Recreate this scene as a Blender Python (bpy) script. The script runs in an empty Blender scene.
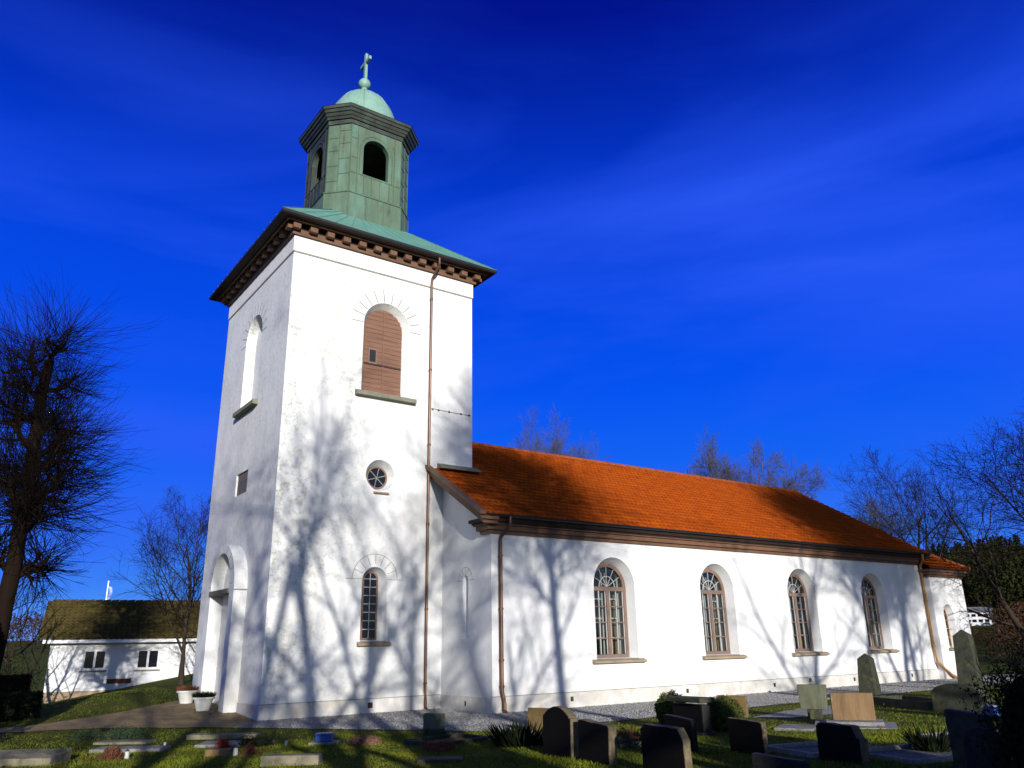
import bpy, math, random
import numpy as np
from mathutils import Vector
from mathutils.geometry import tessellate_polygon

R = math.radians
SC = bpy.context.scene
COL = SC.collection

# ------------------------------------------------------------------ camera, sky, sun, exposure
SUN_EL, SUN_AZ = 13.5, 200.3           # degrees; azimuth clockwise from +Y
SUN_DIR = Vector((math.sin(R(SUN_AZ)) * math.cos(R(SUN_EL)), math.cos(R(SUN_AZ)) * math.cos(R(SUN_EL)), math.sin(R(SUN_EL))))

cam_data = bpy.data.cameras.new('camera')
cam = bpy.data.objects.new('camera', cam_data)
COL.objects.link(cam)
CAM = Vector((-8.185, -23.978, 2.0))
PITCH, YAW, ROLL, FPX = R(18.07), R(35.72), R(-1.01), 792.5
r0 = Vector((math.cos(YAW), -math.sin(YAW), 0))
fw = Vector((math.sin(YAW) * math.cos(PITCH), math.cos(YAW) * math.cos(PITCH), math.sin(PITCH)))
u0 = r0.cross(fw)
cr, sr = math.cos(ROLL), math.sin(ROLL)
rr_ = r0 * cr + u0 * sr
uu_ = u0 * cr - r0 * sr
from mathutils import Matrix
M3 = Matrix((rr_, uu_, -fw)).transposed()
cam.matrix_world = Matrix.Translation(CAM) @ M3.to_4x4()
cam_data.sensor_width = 36.0
cam_data.lens = FPX / 1024 * 36.0
cam_data.clip_start = 0.1
cam_data.clip_end = 9000
SC.camera = cam

world = bpy.data.worlds.new('World')
SC.world = world
world.use_nodes = True
wt = world.node_tree
wt.nodes.clear()
def WN(t, **k):
    n = wt.nodes.new(t)
    for a, b in k.items(): setattr(n, a, b)
    return n
w_out = WN('ShaderNodeOutputWorld')
w_bg = WN('ShaderNodeBackground')
SKY_STR = 0.10
w_bg.inputs['Strength'].default_value = SKY_STR
w_sky = WN('ShaderNodeTexSky', sky_type='NISHITA', sun_disc=False)
w_sky.sun_elevation = R(SUN_EL)
w_sky.sun_rotation = R(SUN_AZ)
w_sky.air_density, w_sky.dust_density, w_sky.ozone_density = 1.0, 0.6, 2.0
w_tc = WN('ShaderNodeTexCoord')
w_sep = WN('ShaderNodeSeparateXYZ')
wt.links.new(w_tc.outputs['Generated'], w_sep.inputs[0])
# deep polar blue of a dry winter sky, by elevation
w_ramp = WN('ShaderNodeValToRGB')
el = w_ramp.color_ramp.elements
stops = [(0.0, (0.14, 0.36, 0.90)), (0.06, (0.050, 0.235, 0.88)), (0.19, (0.008, 0.125, 0.86)), (0.30, (0.0015, 0.082, 0.83)),
         (0.41, (0.0015, 0.062, 0.74)), (0.51, (0.0012, 0.042, 0.60)), (0.60, (0.0008, 0.021, 0.40)), (0.68, (0.0006, 0.0065, 0.25)), (1.0, (0.0005, 0.003, 0.10))]
while len(el) < len(stops): el.new(0.5)
for e, (p, c) in zip(el, stops):
    e.position = p; e.color = (*c, 1)
wt.links.new(w_sep.outputs['Z'], w_ramp.inputs[0])
w_scale = WN('ShaderNodeVectorMath', operation='SCALE')
w_scale.inputs['Scale'].default_value = 0.84 / SKY_STR
wt.links.new(w_ramp.outputs['Color'], w_scale.inputs[0])
# thin cirrus: noise on a plane overhead
w_map = WN('ShaderNodeMapping'); w_map.inputs['Rotation'].default_value = (R(2), R(-2), R(20)); w_map.inputs['Scale'].default_value = (0.9, 1.5, 5.5); w_map.inputs['Location'].default_value = (2.9, 1.1, 0.55)
wt.links.new(w_tc.outputs['Generated'], w_map.inputs[0])
w_nz = WN('ShaderNodeTexNoise'); w_nz.inputs['Scale'].default_value = 0.95; w_nz.inputs['Detail'].default_value = 5; w_nz.inputs['Roughness'].default_value = 0.55; w_nz.inputs['Distortion'].default_value = 0.6
wt.links.new(w_map.outputs[0], w_nz.inputs['Vector'])
w_cl = WN('ShaderNodeMapRange'); w_cl.inputs['From Min'].default_value = 0.42; w_cl.inputs['From Max'].default_value = 0.70; w_cl.inputs['To Max'].default_value = 0.72
wt.links.new(w_nz.outputs[0], w_cl.inputs['Value'])
w_cmix = WN('ShaderNodeMix', data_type='RGBA')
w_cmix.inputs['B'].default_value = (0.022 / SKY_STR, 0.088 / SKY_STR, 0.76 / SKY_STR, 1)
w_cf = WN('ShaderNodeMapRange'); w_cf.inputs['From Min'].default_value = 0.66; w_cf.inputs['From Max'].default_value = 0.50; w_cf.inputs['To Min'].default_value = 0.12
wt.links.new(w_sep.outputs['Z'], w_cf.inputs['Value'])
w_cm = WN('ShaderNodeMath', operation='MULTIPLY'); wt.links.new(w_cl.outputs[0], w_cm.inputs[0]); wt.links.new(w_cf.outputs[0], w_cm.inputs[1])
wt.links.new(w_cm.outputs[0], w_cmix.inputs['Factor'])
wt.links.new(w_scale.outputs[0], w_cmix.inputs['A'])
# towards the sun the sky pales: there the plain Nishita sky takes over
w_dot = WN('ShaderNodeVectorMath', operation='DOT_PRODUCT')
w_dot.inputs[1].default_value = SUN_DIR
wt.links.new(w_tc.outputs['Generated'], w_dot.inputs[0])
w_fac = WN('ShaderNodeMapRange', interpolation_type='SMOOTHSTEP')
w_fac.inputs['From Min'].default_value = -0.15; w_fac.inputs['From Max'].default_value = 0.55
wt.links.new(w_dot.outputs['Value'], w_fac.inputs['Value'])
w_mix = WN('ShaderNodeMix', data_type='RGBA')
wt.links.new(w_fac.outputs[0], w_mix.inputs['Factor'])
wt.links.new(w_cmix.outputs['Result'], w_mix.inputs['A'])
w_tint = WN('ShaderNodeVectorMath', operation='MULTIPLY'); w_tint.inputs[1].default_value = (0.46, 0.60, 1.02)
wt.links.new(w_sky.outputs['Color'], w_tint.inputs[0])
wt.links.new(w_tint.outputs[0], w_mix.inputs['B'])
wt.links.new(w_mix.outputs['Result'], w_bg.inputs['Color'])
wt.links.new(w_bg.outputs[0], w_out.inputs[0])

sun_data = bpy.data.lights.new('sun', 'SUN')
sun_data.energy = 5.0
sun_data.angle = R(0.5)
sun_data.color = (1.0, 0.955, 0.885)
sun = bpy.data.objects.new('sun', sun_data)
sun.rotation_euler = SUN_DIR.to_track_quat('Z', 'Y').to_euler()
COL.objects.link(sun)

SC.view_settings.view_transform = 'Standard'
SC.view_settings.look = 'None'
SC.view_settings.exposure = 0.33
SC.view_settings.gamma = 1.0
SC.view_settings.use_curve_mapping = False
try:
    SC.cycles.use_denoising = True
    SC.cycles.max_bounces = 8
    SC.cycles.pixel_filter_width = 1.1
    SC.cycles.transparent_max_bounces = 12
except Exception:
    pass

# ------------------------------------------------------------------ materials
def mat(name, col, rough=0.8, spec=0.3, metal=0.0, var=0.0, scale=4.0, col2=None, bump=0.0, bscale=30.0, stain=None, stain_scale=3.0, stain_lo=0.55, stain_hi=0.7, fine=None, tint=None, stretch=(1, 1, 1)):
    """procedural surface: base colour with noise variation, an optional stain colour and a bump"""
    K = 0.86 if max(col) < 0.6 else 1.0
    col = tuple(c * K for c in col)
    if col2: col2 = tuple(c * K for c in col2)
    m = bpy.data.materials.new(name)
    m.use_nodes = True
    t = m.node_tree
    b = t.nodes['Principled BSDF']
    b.inputs['Roughness'].default_value = rough
    b.inputs['Specular IOR Level'].default_value = spec
    b.inputs['Metallic'].default_value = metal
    tc = t.nodes.new('ShaderNodeTexCoord')
    mp = t.nodes.new('ShaderNodeMapping'); mp.inputs['Scale'].default_value = stretch
    t.links.new(tc.outputs['Object'], mp.inputs[0])
    src = None
    n = t.nodes.new('ShaderNodeTexNoise'); n.inputs['Scale'].default_value = scale; n.inputs['Detail'].default_value = 6; n.inputs['Roughness'].default_value = 0.65
    t.links.new(mp.outputs[0], n.inputs['Vector'])
    mx = t.nodes.new('ShaderNodeMix'); mx.data_type = 'RGBA'
    c2 = col2 if col2 else tuple(max(0, c * (1 - var)) for c in col)
    mx.inputs['A'].default_value = (*col, 1); mx.inputs['B'].default_value = (*c2, 1)
    mr = t.nodes.new('ShaderNodeMapRange'); mr.inputs['From Min'].default_value = 0.36; mr.inputs['From Max'].default_value = 0.66
    t.links.new(n.outputs[0], mr.inputs['Value']); t.links.new(mr.outputs[0], mx.inputs['Factor'])
    src = mx.outputs['Result']
    if stain:
        for (sc_, lo, hi, cc, amt) in stain:
            n2 = t.nodes.new('ShaderNodeTexNoise'); n2.inputs['Scale'].default_value = sc_; n2.inputs['Detail'].default_value = 8; n2.inputs['Roughness'].default_value = 0.7
            t.links.new(mp.outputs[0], n2.inputs['Vector'])
            r2 = t.nodes.new('ShaderNodeMapRange'); r2.inputs['From Min'].default_value = lo; r2.inputs['From Max'].default_value = hi; r2.inputs['To Max'].default_value = amt
            t.links.new(n2.outputs[0], r2.inputs['Value'])
            m2 = t.nodes.new('ShaderNodeMix'); m2.data_type = 'RGBA'
            t.links.new(r2.outputs[0], m2.inputs['Factor']); t.links.new(src, m2.inputs['A']); m2.inputs['B'].default_value = (*cc, 1)
            src = m2.outputs['Result']
    if tint:
        at_ = t.nodes.new('ShaderNodeAttribute'); at_.attribute_name = 'tint'
        m3 = t.nodes.new('ShaderNodeMix'); m3.data_type = 'RGBA'; m3.blend_type = 'MIX'
        t.links.new(at_.outputs['Fac'], m3.inputs['Factor']); t.links.new(src, m3.inputs['A']); m3.inputs['B'].default_value = (*tint, 1)
        src = m3.outputs['Result']
    t.links.new(src, b.inputs['Base Color'])
    if bump:
        n3 = t.nodes.new('ShaderNodeTexNoise'); n3.inputs['Scale'].default_value = bscale; n3.inputs['Detail'].default_value = 6
        t.links.new(mp.outputs[0], n3.inputs['Vector'])
        bp = t.nodes.new('ShaderNodeBump'); bp.inputs['Strength'].default_value = bump; bp.inputs['Distance'].default_value = 0.02
        t.links.new(n3.outputs[0], bp.inputs['Height']); t.links.new(bp.outputs[0], b.inputs['Normal'])
    return m

def zmask_plaster(name, tower):
    """limewashed plaster: grey-green speckle of lichen and weathering, grime near the foot, soft bump"""
    m = mat(name, (0.70, 0.70, 0.69), 0.9, 0.15, scale=0.9, col2=(0.625, 0.63, 0.63), bump=0.6, bscale=6.0, stain=[(0.45, 0.50, 0.64, (0.60, 0.60, 0.58), 0.6), (14, 0.56, 0.70, (0.55, 0.55, 0.52), 0.6)])
    t = m.node_tree; b = t.nodes['Principled BSDF']
    src = b.inputs['Base Color'].links[0].from_socket
    tc = [n for n in t.nodes if n.type == 'TEX_COORD'][0]
    def noise(sc_, det=8, rg=0.7, st=(1, 1, 1)):
        mp = t.nodes.new('ShaderNodeMapping'); mp.inputs['Scale'].default_value = st; t.links.new(tc.outputs['Object'], mp.inputs[0])
        n = t.nodes.new('ShaderNodeTexNoise'); n.inputs['Scale'].default_value = sc_; n.inputs['Detail'].default_value = det; n.inputs['Roughness'].default_value = rg
        t.links.new(mp.outputs[0], n.inputs['Vector']); return n.outputs[0]
    def rng(v, a, c, hi=1.0):
        r = t.nodes.new('ShaderNodeMapRange'); r.inputs['From Min'].default_value = a; r.inputs['From Max'].default_value = c; r.inputs['To Max'].default_value = hi
        t.links.new(v, r.inputs['Value']); return r.outputs[0]
    def mul(a, c):
        k = t.nodes.new('ShaderNodeMath'); k.operation = 'MULTIPLY'; t.links.new(a, k.inputs[0]); t.links.new(c, k.inputs[1]); return k.outputs[0]
    def over(s, f, col):
        k = t.nodes.new('ShaderNodeMix'); k.data_type = 'RGBA'; t.links.new(f, k.inputs['Factor']); t.links.new(s, k.inputs['A']); k.inputs['B'].default_value = (*col, 1); return k.outputs['Result']
    sp = t.nodes.new('ShaderNodeSeparateXYZ'); t.links.new(tc.outputs['Object'], sp.inputs[0])
    if tower:
        big = rng(noise(0.5, 3, 0.5), 0.38, 0.56)
        fine = rng(noise(4.5, 8, 0.8), 0.50, 0.57, 0.95)
        edge = rng(sp.outputs['X'], 3.4, 0.0)
        src = over(src, mul(mul(big, fine), mul(rng(sp.outputs['X'], 4.5, 0.3, 0.75), rng(sp.outputs['X'], -0.005, 0.02))), (0.33, 0.33, 0.24))
        src = over(src, mul(mul(big, fine), rng(sp.outputs['Z'], 0, 1, 0.22)), (0.42, 0.42, 0.34))
        fine2 = rng(noise(9.0, 8, 0.8), 0.53, 0.60, 0.8)
        src = over(src, mul(fine2, mul(mul(rng(sp.outputs['X'], 0.9, 0.05), rng(sp.outputs['X'], -0.005, 0.02)), rng(noise(0.9, 3, 0.5), 0.40, 0.6))), (0.33, 0.31, 0.20))
        streak = rng(noise(1.0, 4, 0.6, (2.2, 2.2, 0.16)), 0.58, 0.72, 0.28)
        src = over(src, streak, (0.45, 0.45, 0.38))
    runs = mul(rng(noise(1.0, 5, 0.65, (3.0, 3.0, 0.10)), 0.56, 0.70, 0.40), rng(noise(0.35, 2, 0.5), 0.42, 0.60))
    src = over(src, runs, (0.46, 0.45, 0.40))
    foot = mul(rng(sp.outputs['Z'], 1.1, 0.3), rng(noise(1.6, 6, 0.7, (1, 1, 2)), 0.42, 0.66, 0.55))
    src = over(src, foot, (0.55, 0.50, 0.40))
    t.links.new(src, b.inputs['Base Color'])
    return m

MT = {}
MT['plaster_tower'] = zmask_plaster('limewashed_plaster_weathered', True)
MT['plaster'] = zmask_plaster('limewashed_plaster', False)
MT['plinth'] = mat('dirty_plinth_plaster', (0.60, 0.59, 0.565), 0.9, 0.15, scale=1.3, col2=(0.46, 0.435, 0.38), bump=0.5, bscale=9, stain=[(1.5, 0.56, 0.72, (0.40, 0.34, 0.25), 0.8), (5, 0.60, 0.70, (0.33, 0.30, 0.22), 0.6)])
MT['incised'] = mat('incised_joint', (0.32, 0.31, 0.27), 0.9, var=0.3, scale=3)
MT['brown'] = mat('brown_painted_wood', (0.185, 0.098, 0.056), 0.6, 0.3, scale=2.0, col2=(0.115, 0.060, 0.035), bump=0.15, bscale=18, stretch=(1, 1, 3))
MT['dark_brown'] = mat('shaded_brown_wood', (0.030, 0.019, 0.015), 0.65, 0.2, var=0.4, scale=3)
MT['black_metal'] = mat('black_painted_sheet', (0.018, 0.017, 0.018), 0.5, 0.4, var=0.3, scale=3)
MT['copper_roof'] = mat('green_patina_copper_sheet', (0.115, 0.27, 0.215), 0.55, 0.35, scale=1.6, col2=(0.15, 0.33, 0.27), bump=0.08, bscale=6, stain=[(1.1, 0.55, 0.75, (0.07, 0.14, 0.11), 0.7)])
MT['copper_wall'] = mat('dull_patina_copper_sheet', (0.115, 0.170, 0.110), 0.6, 0.3, scale=1.4, col2=(0.080, 0.130, 0.088), bump=0.1, bscale=5, stretch=(1.6, 1.6, .45), stain=[(1.0, 0.50, 0.70, (0.11, 0.22, 0.17), 0.8), (2.2, 0.56, 0.72, (0.040, 0.048, 0.035), 0.85)])
MT['copper_dome'] = mat('bright_patina_copper_sheet', (0.19, 0.35, 0.285), 0.5, 0.3, scale=1.8, col2=(0.25, 0.41, 0.34), bump=0.06, bscale=6, stretch=(2, 2, .6), stain=[(1.4, 0.52, 0.70, (0.09, 0.19, 0.15), 0.75), (4, 0.6, 0.72, (0.30, 0.46, 0.38), 0.6)])
MT['copper_dark'] = mat('dark_green_copper', (0.050, 0.066, 0.052), 0.6, 0.3, scale=2, col2=(0.028, 0.034, 0.03), stain=[(1.5, 0.55, 0.7, (0.08, 0.13, 0.10), 0.6)])
MT['copper_pipe'] = mat('brown_copper_pipe', (0.15, 0.074, 0.038), 0.42, 0.4, metal=0.3, scale=1.2, col2=(0.10, 0.050, 0.030), stretch=(1, 1, .5))
MT['ochre_pipe'] = mat('ochre_painted_pipe', (0.36, 0.20, 0.07), 0.5, 0.3, scale=1.5, col2=(0.22, 0.11, 0.04))
MT['shutter'] = mat('red_brown_boards', (0.24, 0.128, 0.086), 0.7, 0.2, scale=2.5, col2=(0.165, 0.086, 0.058), bump=0.25, bscale=12, stretch=(0.6, 1, 9))
MT['frame'] = mat('grey_brown_window_paint', (0.215, 0.145, 0.110), 0.6, 0.3, var=0.2, scale=5)
MT['white_paint'] = mat('white_painted_wood', (0.50, 0.50, 0.48), 0.55, 0.3, var=0.08, scale=5)
MT['sill'] = mat('sandstone_sill', (0.38, 0.30, 0.20), 0.85, 0.2, scale=3, col2=(0.27, 0.22, 0.15), bump=0.3, bscale=25)
MT['sill_grey'] = mat('mossy_stone_sill', (0.25, 0.24, 0.18), 0.9, 0.2, scale=3, col2=(0.16, 0.16, 0.12), bump=0.4, bscale=20, stain=[(3, 0.55, 0.7, (0.20, 0.28, 0.22), 0.6)])
MT['curtain'] = mat('olive_curtain', (0.22, 0.17, 0.085), 0.9, 0.1, var=0.3, scale=4, stretch=(3, 3, .3))
MT['iron'] = mat('rusty_iron', (0.07, 0.045, 0.03), 0.7, 0.3, var=0.4, scale=8)
MT['bronze'] = mat('weathered_plaque', (0.22, 0.17, 0.11), 0.6, 0.3, var=0.4, scale=6, bump=0.2, bscale=30)
MT['door'] = mat('oak_door_boards', (0.16, 0.085, 0.04), 0.6, 0.3, var=0.35, scale=3, stretch=(6, 6, .5))
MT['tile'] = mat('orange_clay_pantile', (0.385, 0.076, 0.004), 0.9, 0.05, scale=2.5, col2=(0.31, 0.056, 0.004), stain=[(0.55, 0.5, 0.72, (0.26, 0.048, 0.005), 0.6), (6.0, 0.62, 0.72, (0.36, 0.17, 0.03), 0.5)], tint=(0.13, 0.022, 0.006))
MT['ridge'] = mat('clay_ridge_tile', (0.33, 0.085, 0.025), 0.8, 0.2, scale=3, col2=(0.22, 0.06, 0.02))
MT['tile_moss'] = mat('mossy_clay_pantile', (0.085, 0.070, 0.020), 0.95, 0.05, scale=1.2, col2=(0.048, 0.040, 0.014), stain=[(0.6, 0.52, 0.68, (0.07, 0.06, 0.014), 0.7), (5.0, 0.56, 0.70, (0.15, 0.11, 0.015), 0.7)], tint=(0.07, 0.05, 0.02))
MT['stone_dark'] = mat('polished_dark_granite', (0.007, 0.0062, 0.005), 0.55, 0.06, scale=45, col2=(0.014, 0.012, 0.009))
MT['stone_rough'] = mat('rough_hewn_granite', (0.20, 0.155, 0.095), 0.9, 0.2, scale=10, col2=(0.09, 0.075, 0.05), bump=0.8, bscale=22, stain=[(7, 0.55, 0.7, (0.16, 0.17, 0.06), 0.6)])
MT['stone_black'] = mat('black_granite', (0.014, 0.014, 0.015), 0.6, 0.15, scale=12, col2=(0.030, 0.029, 0.025), bump=0.3, bscale=20)
MT['stone_tan'] = mat('tan_sandstone', (0.27, 0.175, 0.085), 0.85, 0.2, scale=2.5, col2=(0.19, 0.115, 0.060), bump=0.35, bscale=20, stretch=(4, 4, .5), stain=[(1.6, 0.50, 0.66, (0.11, 0.062, 0.034), 0.8), (5, 0.58, 0.7, (0.33, 0.25, 0.15), 0.6)])
MT['stone_ochre'] = mat('ochre_lichen_stone', (0.22, 0.145, 0.05), 0.9, 0.2, scale=6, col2=(0.15, 0.105, 0.045), bump=0.4, bscale=20)
MT['stone_green'] = mat('algae_grey_stone', (0.155, 0.155, 0.10), 0.9, 0.2, scale=3, col2=(0.085, 0.095, 0.06), bump=0.4, bscale=16, stretch=(2.5, 2.5, .6), stain=[(6, 0.58, 0.7, (0.24, 0.24, 0.15), 0.6)])
MT['stone_mossy'] = mat('mossy_obelisk_stone', (0.06, 0.062, 0.04), 0.9, 0.2, scale=5, col2=(0.03, 0.032, 0.022), bump=0.5, bscale=14, stain=[(3, 0.55, 0.7, (0.11, 0.12, 0.045), 0.7)])
MT['stone_grey'] = mat('grey_granite_kerb', (0.30, 0.30, 0.28), 0.85, 0.2, scale=10, col2=(0.17, 0.17, 0.155), bump=0.6, bscale=16, stain=[(4, 0.52, 0.66, (0.09, 0.095, 0.06), 0.6)])
MT['bed_gravel'] = mat('dark_grave_gravel', (0.20, 0.20, 0.19), 0.95, 0.1, scale=14, col2=(0.07, 0.07, 0.068), bump=1.5, bscale=14, stain=[(24, 0.58, 0.68, (0.38, 0.38, 0.37), 0.7)])
MT['stone_ledger'] = mat('weathered_ledger_stone', (0.27, 0.23, 0.155), 0.9, 0.2, scale=4, col2=(0.15, 0.14, 0.10), bump=0.9, bscale=9, stain=[(3, 0.48, 0.62, (0.07, 0.075, 0.045), 0.85), (9, 0.58, 0.7, (0.33, 0.31, 0.24), 0.5)])
MT['soil'] = mat('bare_brown_soil', (0.16, 0.095, 0.05), 1.0, 0.05, scale=9, col2=(0.09, 0.055, 0.03), bump=1.0, bscale=14, stain=[(5, 0.6, 0.7, (0.10, 0.12, 0.02), 0.6)])
MT['grass_ground'] = mat('mossy_turf', (0.085, 0.100, 0.010), 1.0, 0.05, scale=1.1, col2=(0.045, 0.060, 0.008), bump=1.0, bscale=26, stain=[(0.45, 0.5, 0.72, (0.12, 0.105, 0.022), 0.55), (5, 0.60, 0.75, (0.05, 0.06, 0.012), 0.7)])
MT['gravel'] = mat('pale_grey_gravel', (0.40, 0.395, 0.38), 0.95, 0.1, scale=13, col2=(0.19, 0.187, 0.18), bump=1.6, bscale=12, stain=[(0.6, 0.5, 0.7, (0.27, 0.26, 0.235), 0.5), (22, 0.56, 0.66, (0.14, 0.14, 0.14), 0.8)])
MT['path'] = mat('worn_brown_paving', (0.34, 0.245, 0.125), 0.95, 0.1, scale=3, col2=(0.21, 0.15, 0.08), bump=0.8, bscale=20, stain=[(1.2, 0.5, 0.7, (0.13, 0.13, 0.045), 0.6), (12, 0.60, 0.7, (0.10, 0.08, 0.06), 0.6)])
MT['bark'] = mat('dark_bark', (0.055, 0.040, 0.028), 0.95, 0.1, scale=5, col2=(0.030, 0.023, 0.018), bump=0.8, bscale=9, stretch=(2, 2, .5))
MT['bark_red'] = mat('reddish_brown_bark', (0.018, 0.010, 0.007), 0.95, 0.05, scale=3, col2=(0.010, 0.008, 0.006), bump=0.9, bscale=7, stretch=(2, 2, .5))
MT['bark_grey'] = mat('grey_bark', (0.19, 0.155, 0.11), 0.95, 0.1, scale=4, col2=(0.12, 0.10, 0.075), bump=0.6, bscale=9)
MT['twig_black'] = mat('nearly_black_twigs', (0.011, 0.008, 0.007), 0.9, 0.05, var=0.4, scale=1)
MT['twig'] = mat('brown_twigs', (0.022, 0.015, 0.012), 0.9, 0.1, var=0.4, scale=1)
MT['twig_grey'] = mat('grey_brown_twigs', (0.105, 0.100, 0.098), 0.9, 0.1, var=0.3, scale=1)
MT['leaf_box'] = mat('clipped_box_leaves', (0.075, 0.090, 0.010), 0.7, 0.25, scale=14, col2=(0.04, 0.06, 0.010))
MT['leaf_dark'] = mat('dark_evergreen_needles', (0.016, 0.025, 0.008), 0.9, 0.1, scale=6, col2=(0.008, 0.013, 0.006))
MT['leaf_core'] = mat('shaded_core', (0.012, 0.013, 0.007), 1.0, 0.0, var=0.3)  # solid cores added inside bushes to block light, inner shade as colour
MT['leaf_spruce'] = mat('spruce_twigs', (0.05, 0.085, 0.035), 0.8, 0.2, scale=8, col2=(0.03, 0.05, 0.03))
MT['leaf_red'] = mat('red_heather', (0.30, 0.035, 0.015), 0.8, 0.2, scale=20, col2=(0.17, 0.03, 0.015))
MT['leaf_rust'] = mat('rusty_dry_plant', (0.20, 0.075, 0.04), 0.9, 0.1, scale=14, col2=(0.11, 0.05, 0.03))
MT['leaf_pink'] = mat('pink_dry_heather', (0.40, 0.20, 0.15), 0.9, 0.1, scale=14, col2=(0.22, 0.13, 0.08))
MT['leaf_hedge'] = mat('dark_hedge_leaves', (0.018, 0.024, 0.010), 0.8, 0.2, scale=6, col2=(0.010, 0.012, 0.007))
MT['leaf_barberry'] = mat('red_barberry_twigs', (0.05, 0.012, 0.010), 0.9, 0.1, scale=6, col2=(0.025, 0.008, 0.008))
MT['grass_blade'] = mat('grass_blades', (0.190, 0.215, 0.010), 0.7, 0.15, scale=0.9, col2=(0.080, 0.110, 0.008), stain=[(0.5, 0.5, 0.7, (0.17, 0.14, 0.03), 0.6), (2.2, 0.52, 0.66, (0.04, 0.055, 0.008), 0.7)])
MT['dry_leaf'] = mat('dry_brown_leaf', (0.22, 0.13, 0.06), 0.9, 0.1, scale=3, col2=(0.10, 0.06, 0.03))
MT['pot'] = mat('white_pot', (0.70, 0.70, 0.66), 0.6, 0.3, scale=5, col2=(0.60, 0.60, 0.54), bump=0.1, bscale=20)
MT['lantern_white'] = mat('white_grave_candle', (0.55, 0.55, 0.52), 0.5, 0.3, var=0.1)
MT['blue'] = mat('blue_plastic', (0.02, 0.085, 0.36), 0.5, 0.3, var=0.2, scale=8)
MT['hall_wall'] = mat('hall_white_render', (0.74, 0.74, 0.73), 0.9, 0.15, scale=0.8, col2=(0.66, 0.665, 0.67), bump=0.25, bscale=8)
MT['hall_plinth'] = mat('beige_plinth', (0.42, 0.31, 0.21), 0.9, 0.15, var=0.25, scale=2, bump=0.3, bscale=12)
MT['rust_wood'] = mat('rust_red_boards', (0.20, 0.075, 0.04), 0.8, 0.2, var=0.3, scale=4)
MT['conifer'] = mat('conifer_forest', (0.036, 0.040, 0.012), 1.0, 0.0, scale=0.20, col2=(0.010, 0.013, 0.006))
MT['scrub'] = mat('brown_winter_scrub', (0.075, 0.040, 0.022), 1.0, 0.0, scale=0.25, col2=(0.022, 0.017, 0.011))
MT['white_trim'] = mat('white_trim', (0.78, 0.78, 0.76), 0.5, 0.3, var=0.05)
MT['pennant'] = mat('blue_white_pennant', (0.60, 0.66, 0.78), 0.8, 0.1, scale=1.6, col2=(0.03, 0.10, 0.42), stretch=(.2, .2, 1))
def glass_mat():
    m = bpy.data.materials.new('window_glass'); m.use_nodes = True; t = m.node_tree
    t.nodes.clear()
    o = t.nodes.new('ShaderNodeOutputMaterial'); tr = t.nodes.new('ShaderNodeBsdfTransparent'); tr.inputs[0].default_value = (0.80, 0.84, 0.84, 1)
    g = t.nodes.new('ShaderNodeBsdfGlossy'); g.inputs['Roughness'].default_value = 0.03
    nz = t.nodes.new('ShaderNodeTexNoise'); nz.inputs['Scale'].default_value = 1.6; bp = t.nodes.new('ShaderNodeBump'); bp.inputs['Strength'].default_value = 0.12; bp.inputs['Distance'].default_value = 0.05
    t.links.new(nz.outputs[0], bp.inputs['Height']); t.links.new(bp.outputs[0], g.inputs['Normal'])
    fr = t.nodes.new('ShaderNodeFresnel'); fr.inputs[0].default_value = 1.55
    ad = t.nodes.new('ShaderNodeMath'); ad.operation = 'MULTIPLY_ADD'; ad.inputs[1].default_value = 1.0; ad.inputs[2].default_value = 0.06
    t.links.new(fr.outputs[0], ad.inputs[0])
    mx = t.nodes.new('ShaderNodeMixShader'); t.links.new(ad.outputs[0], mx.inputs[0]); t.links.new(tr.outputs[0], mx.inputs[1]); t.links.new(g.outputs[0], mx.inputs[2])
    t.links.new(mx.outputs[0], o.inputs[0])
    return m
MT['glass'] = glass_mat()
MT['dark_glass'] = mat('dark_leaded_glass', (0.012, 0.014, 0.022), 0.12, 0.5, var=0.3, scale=6)

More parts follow.
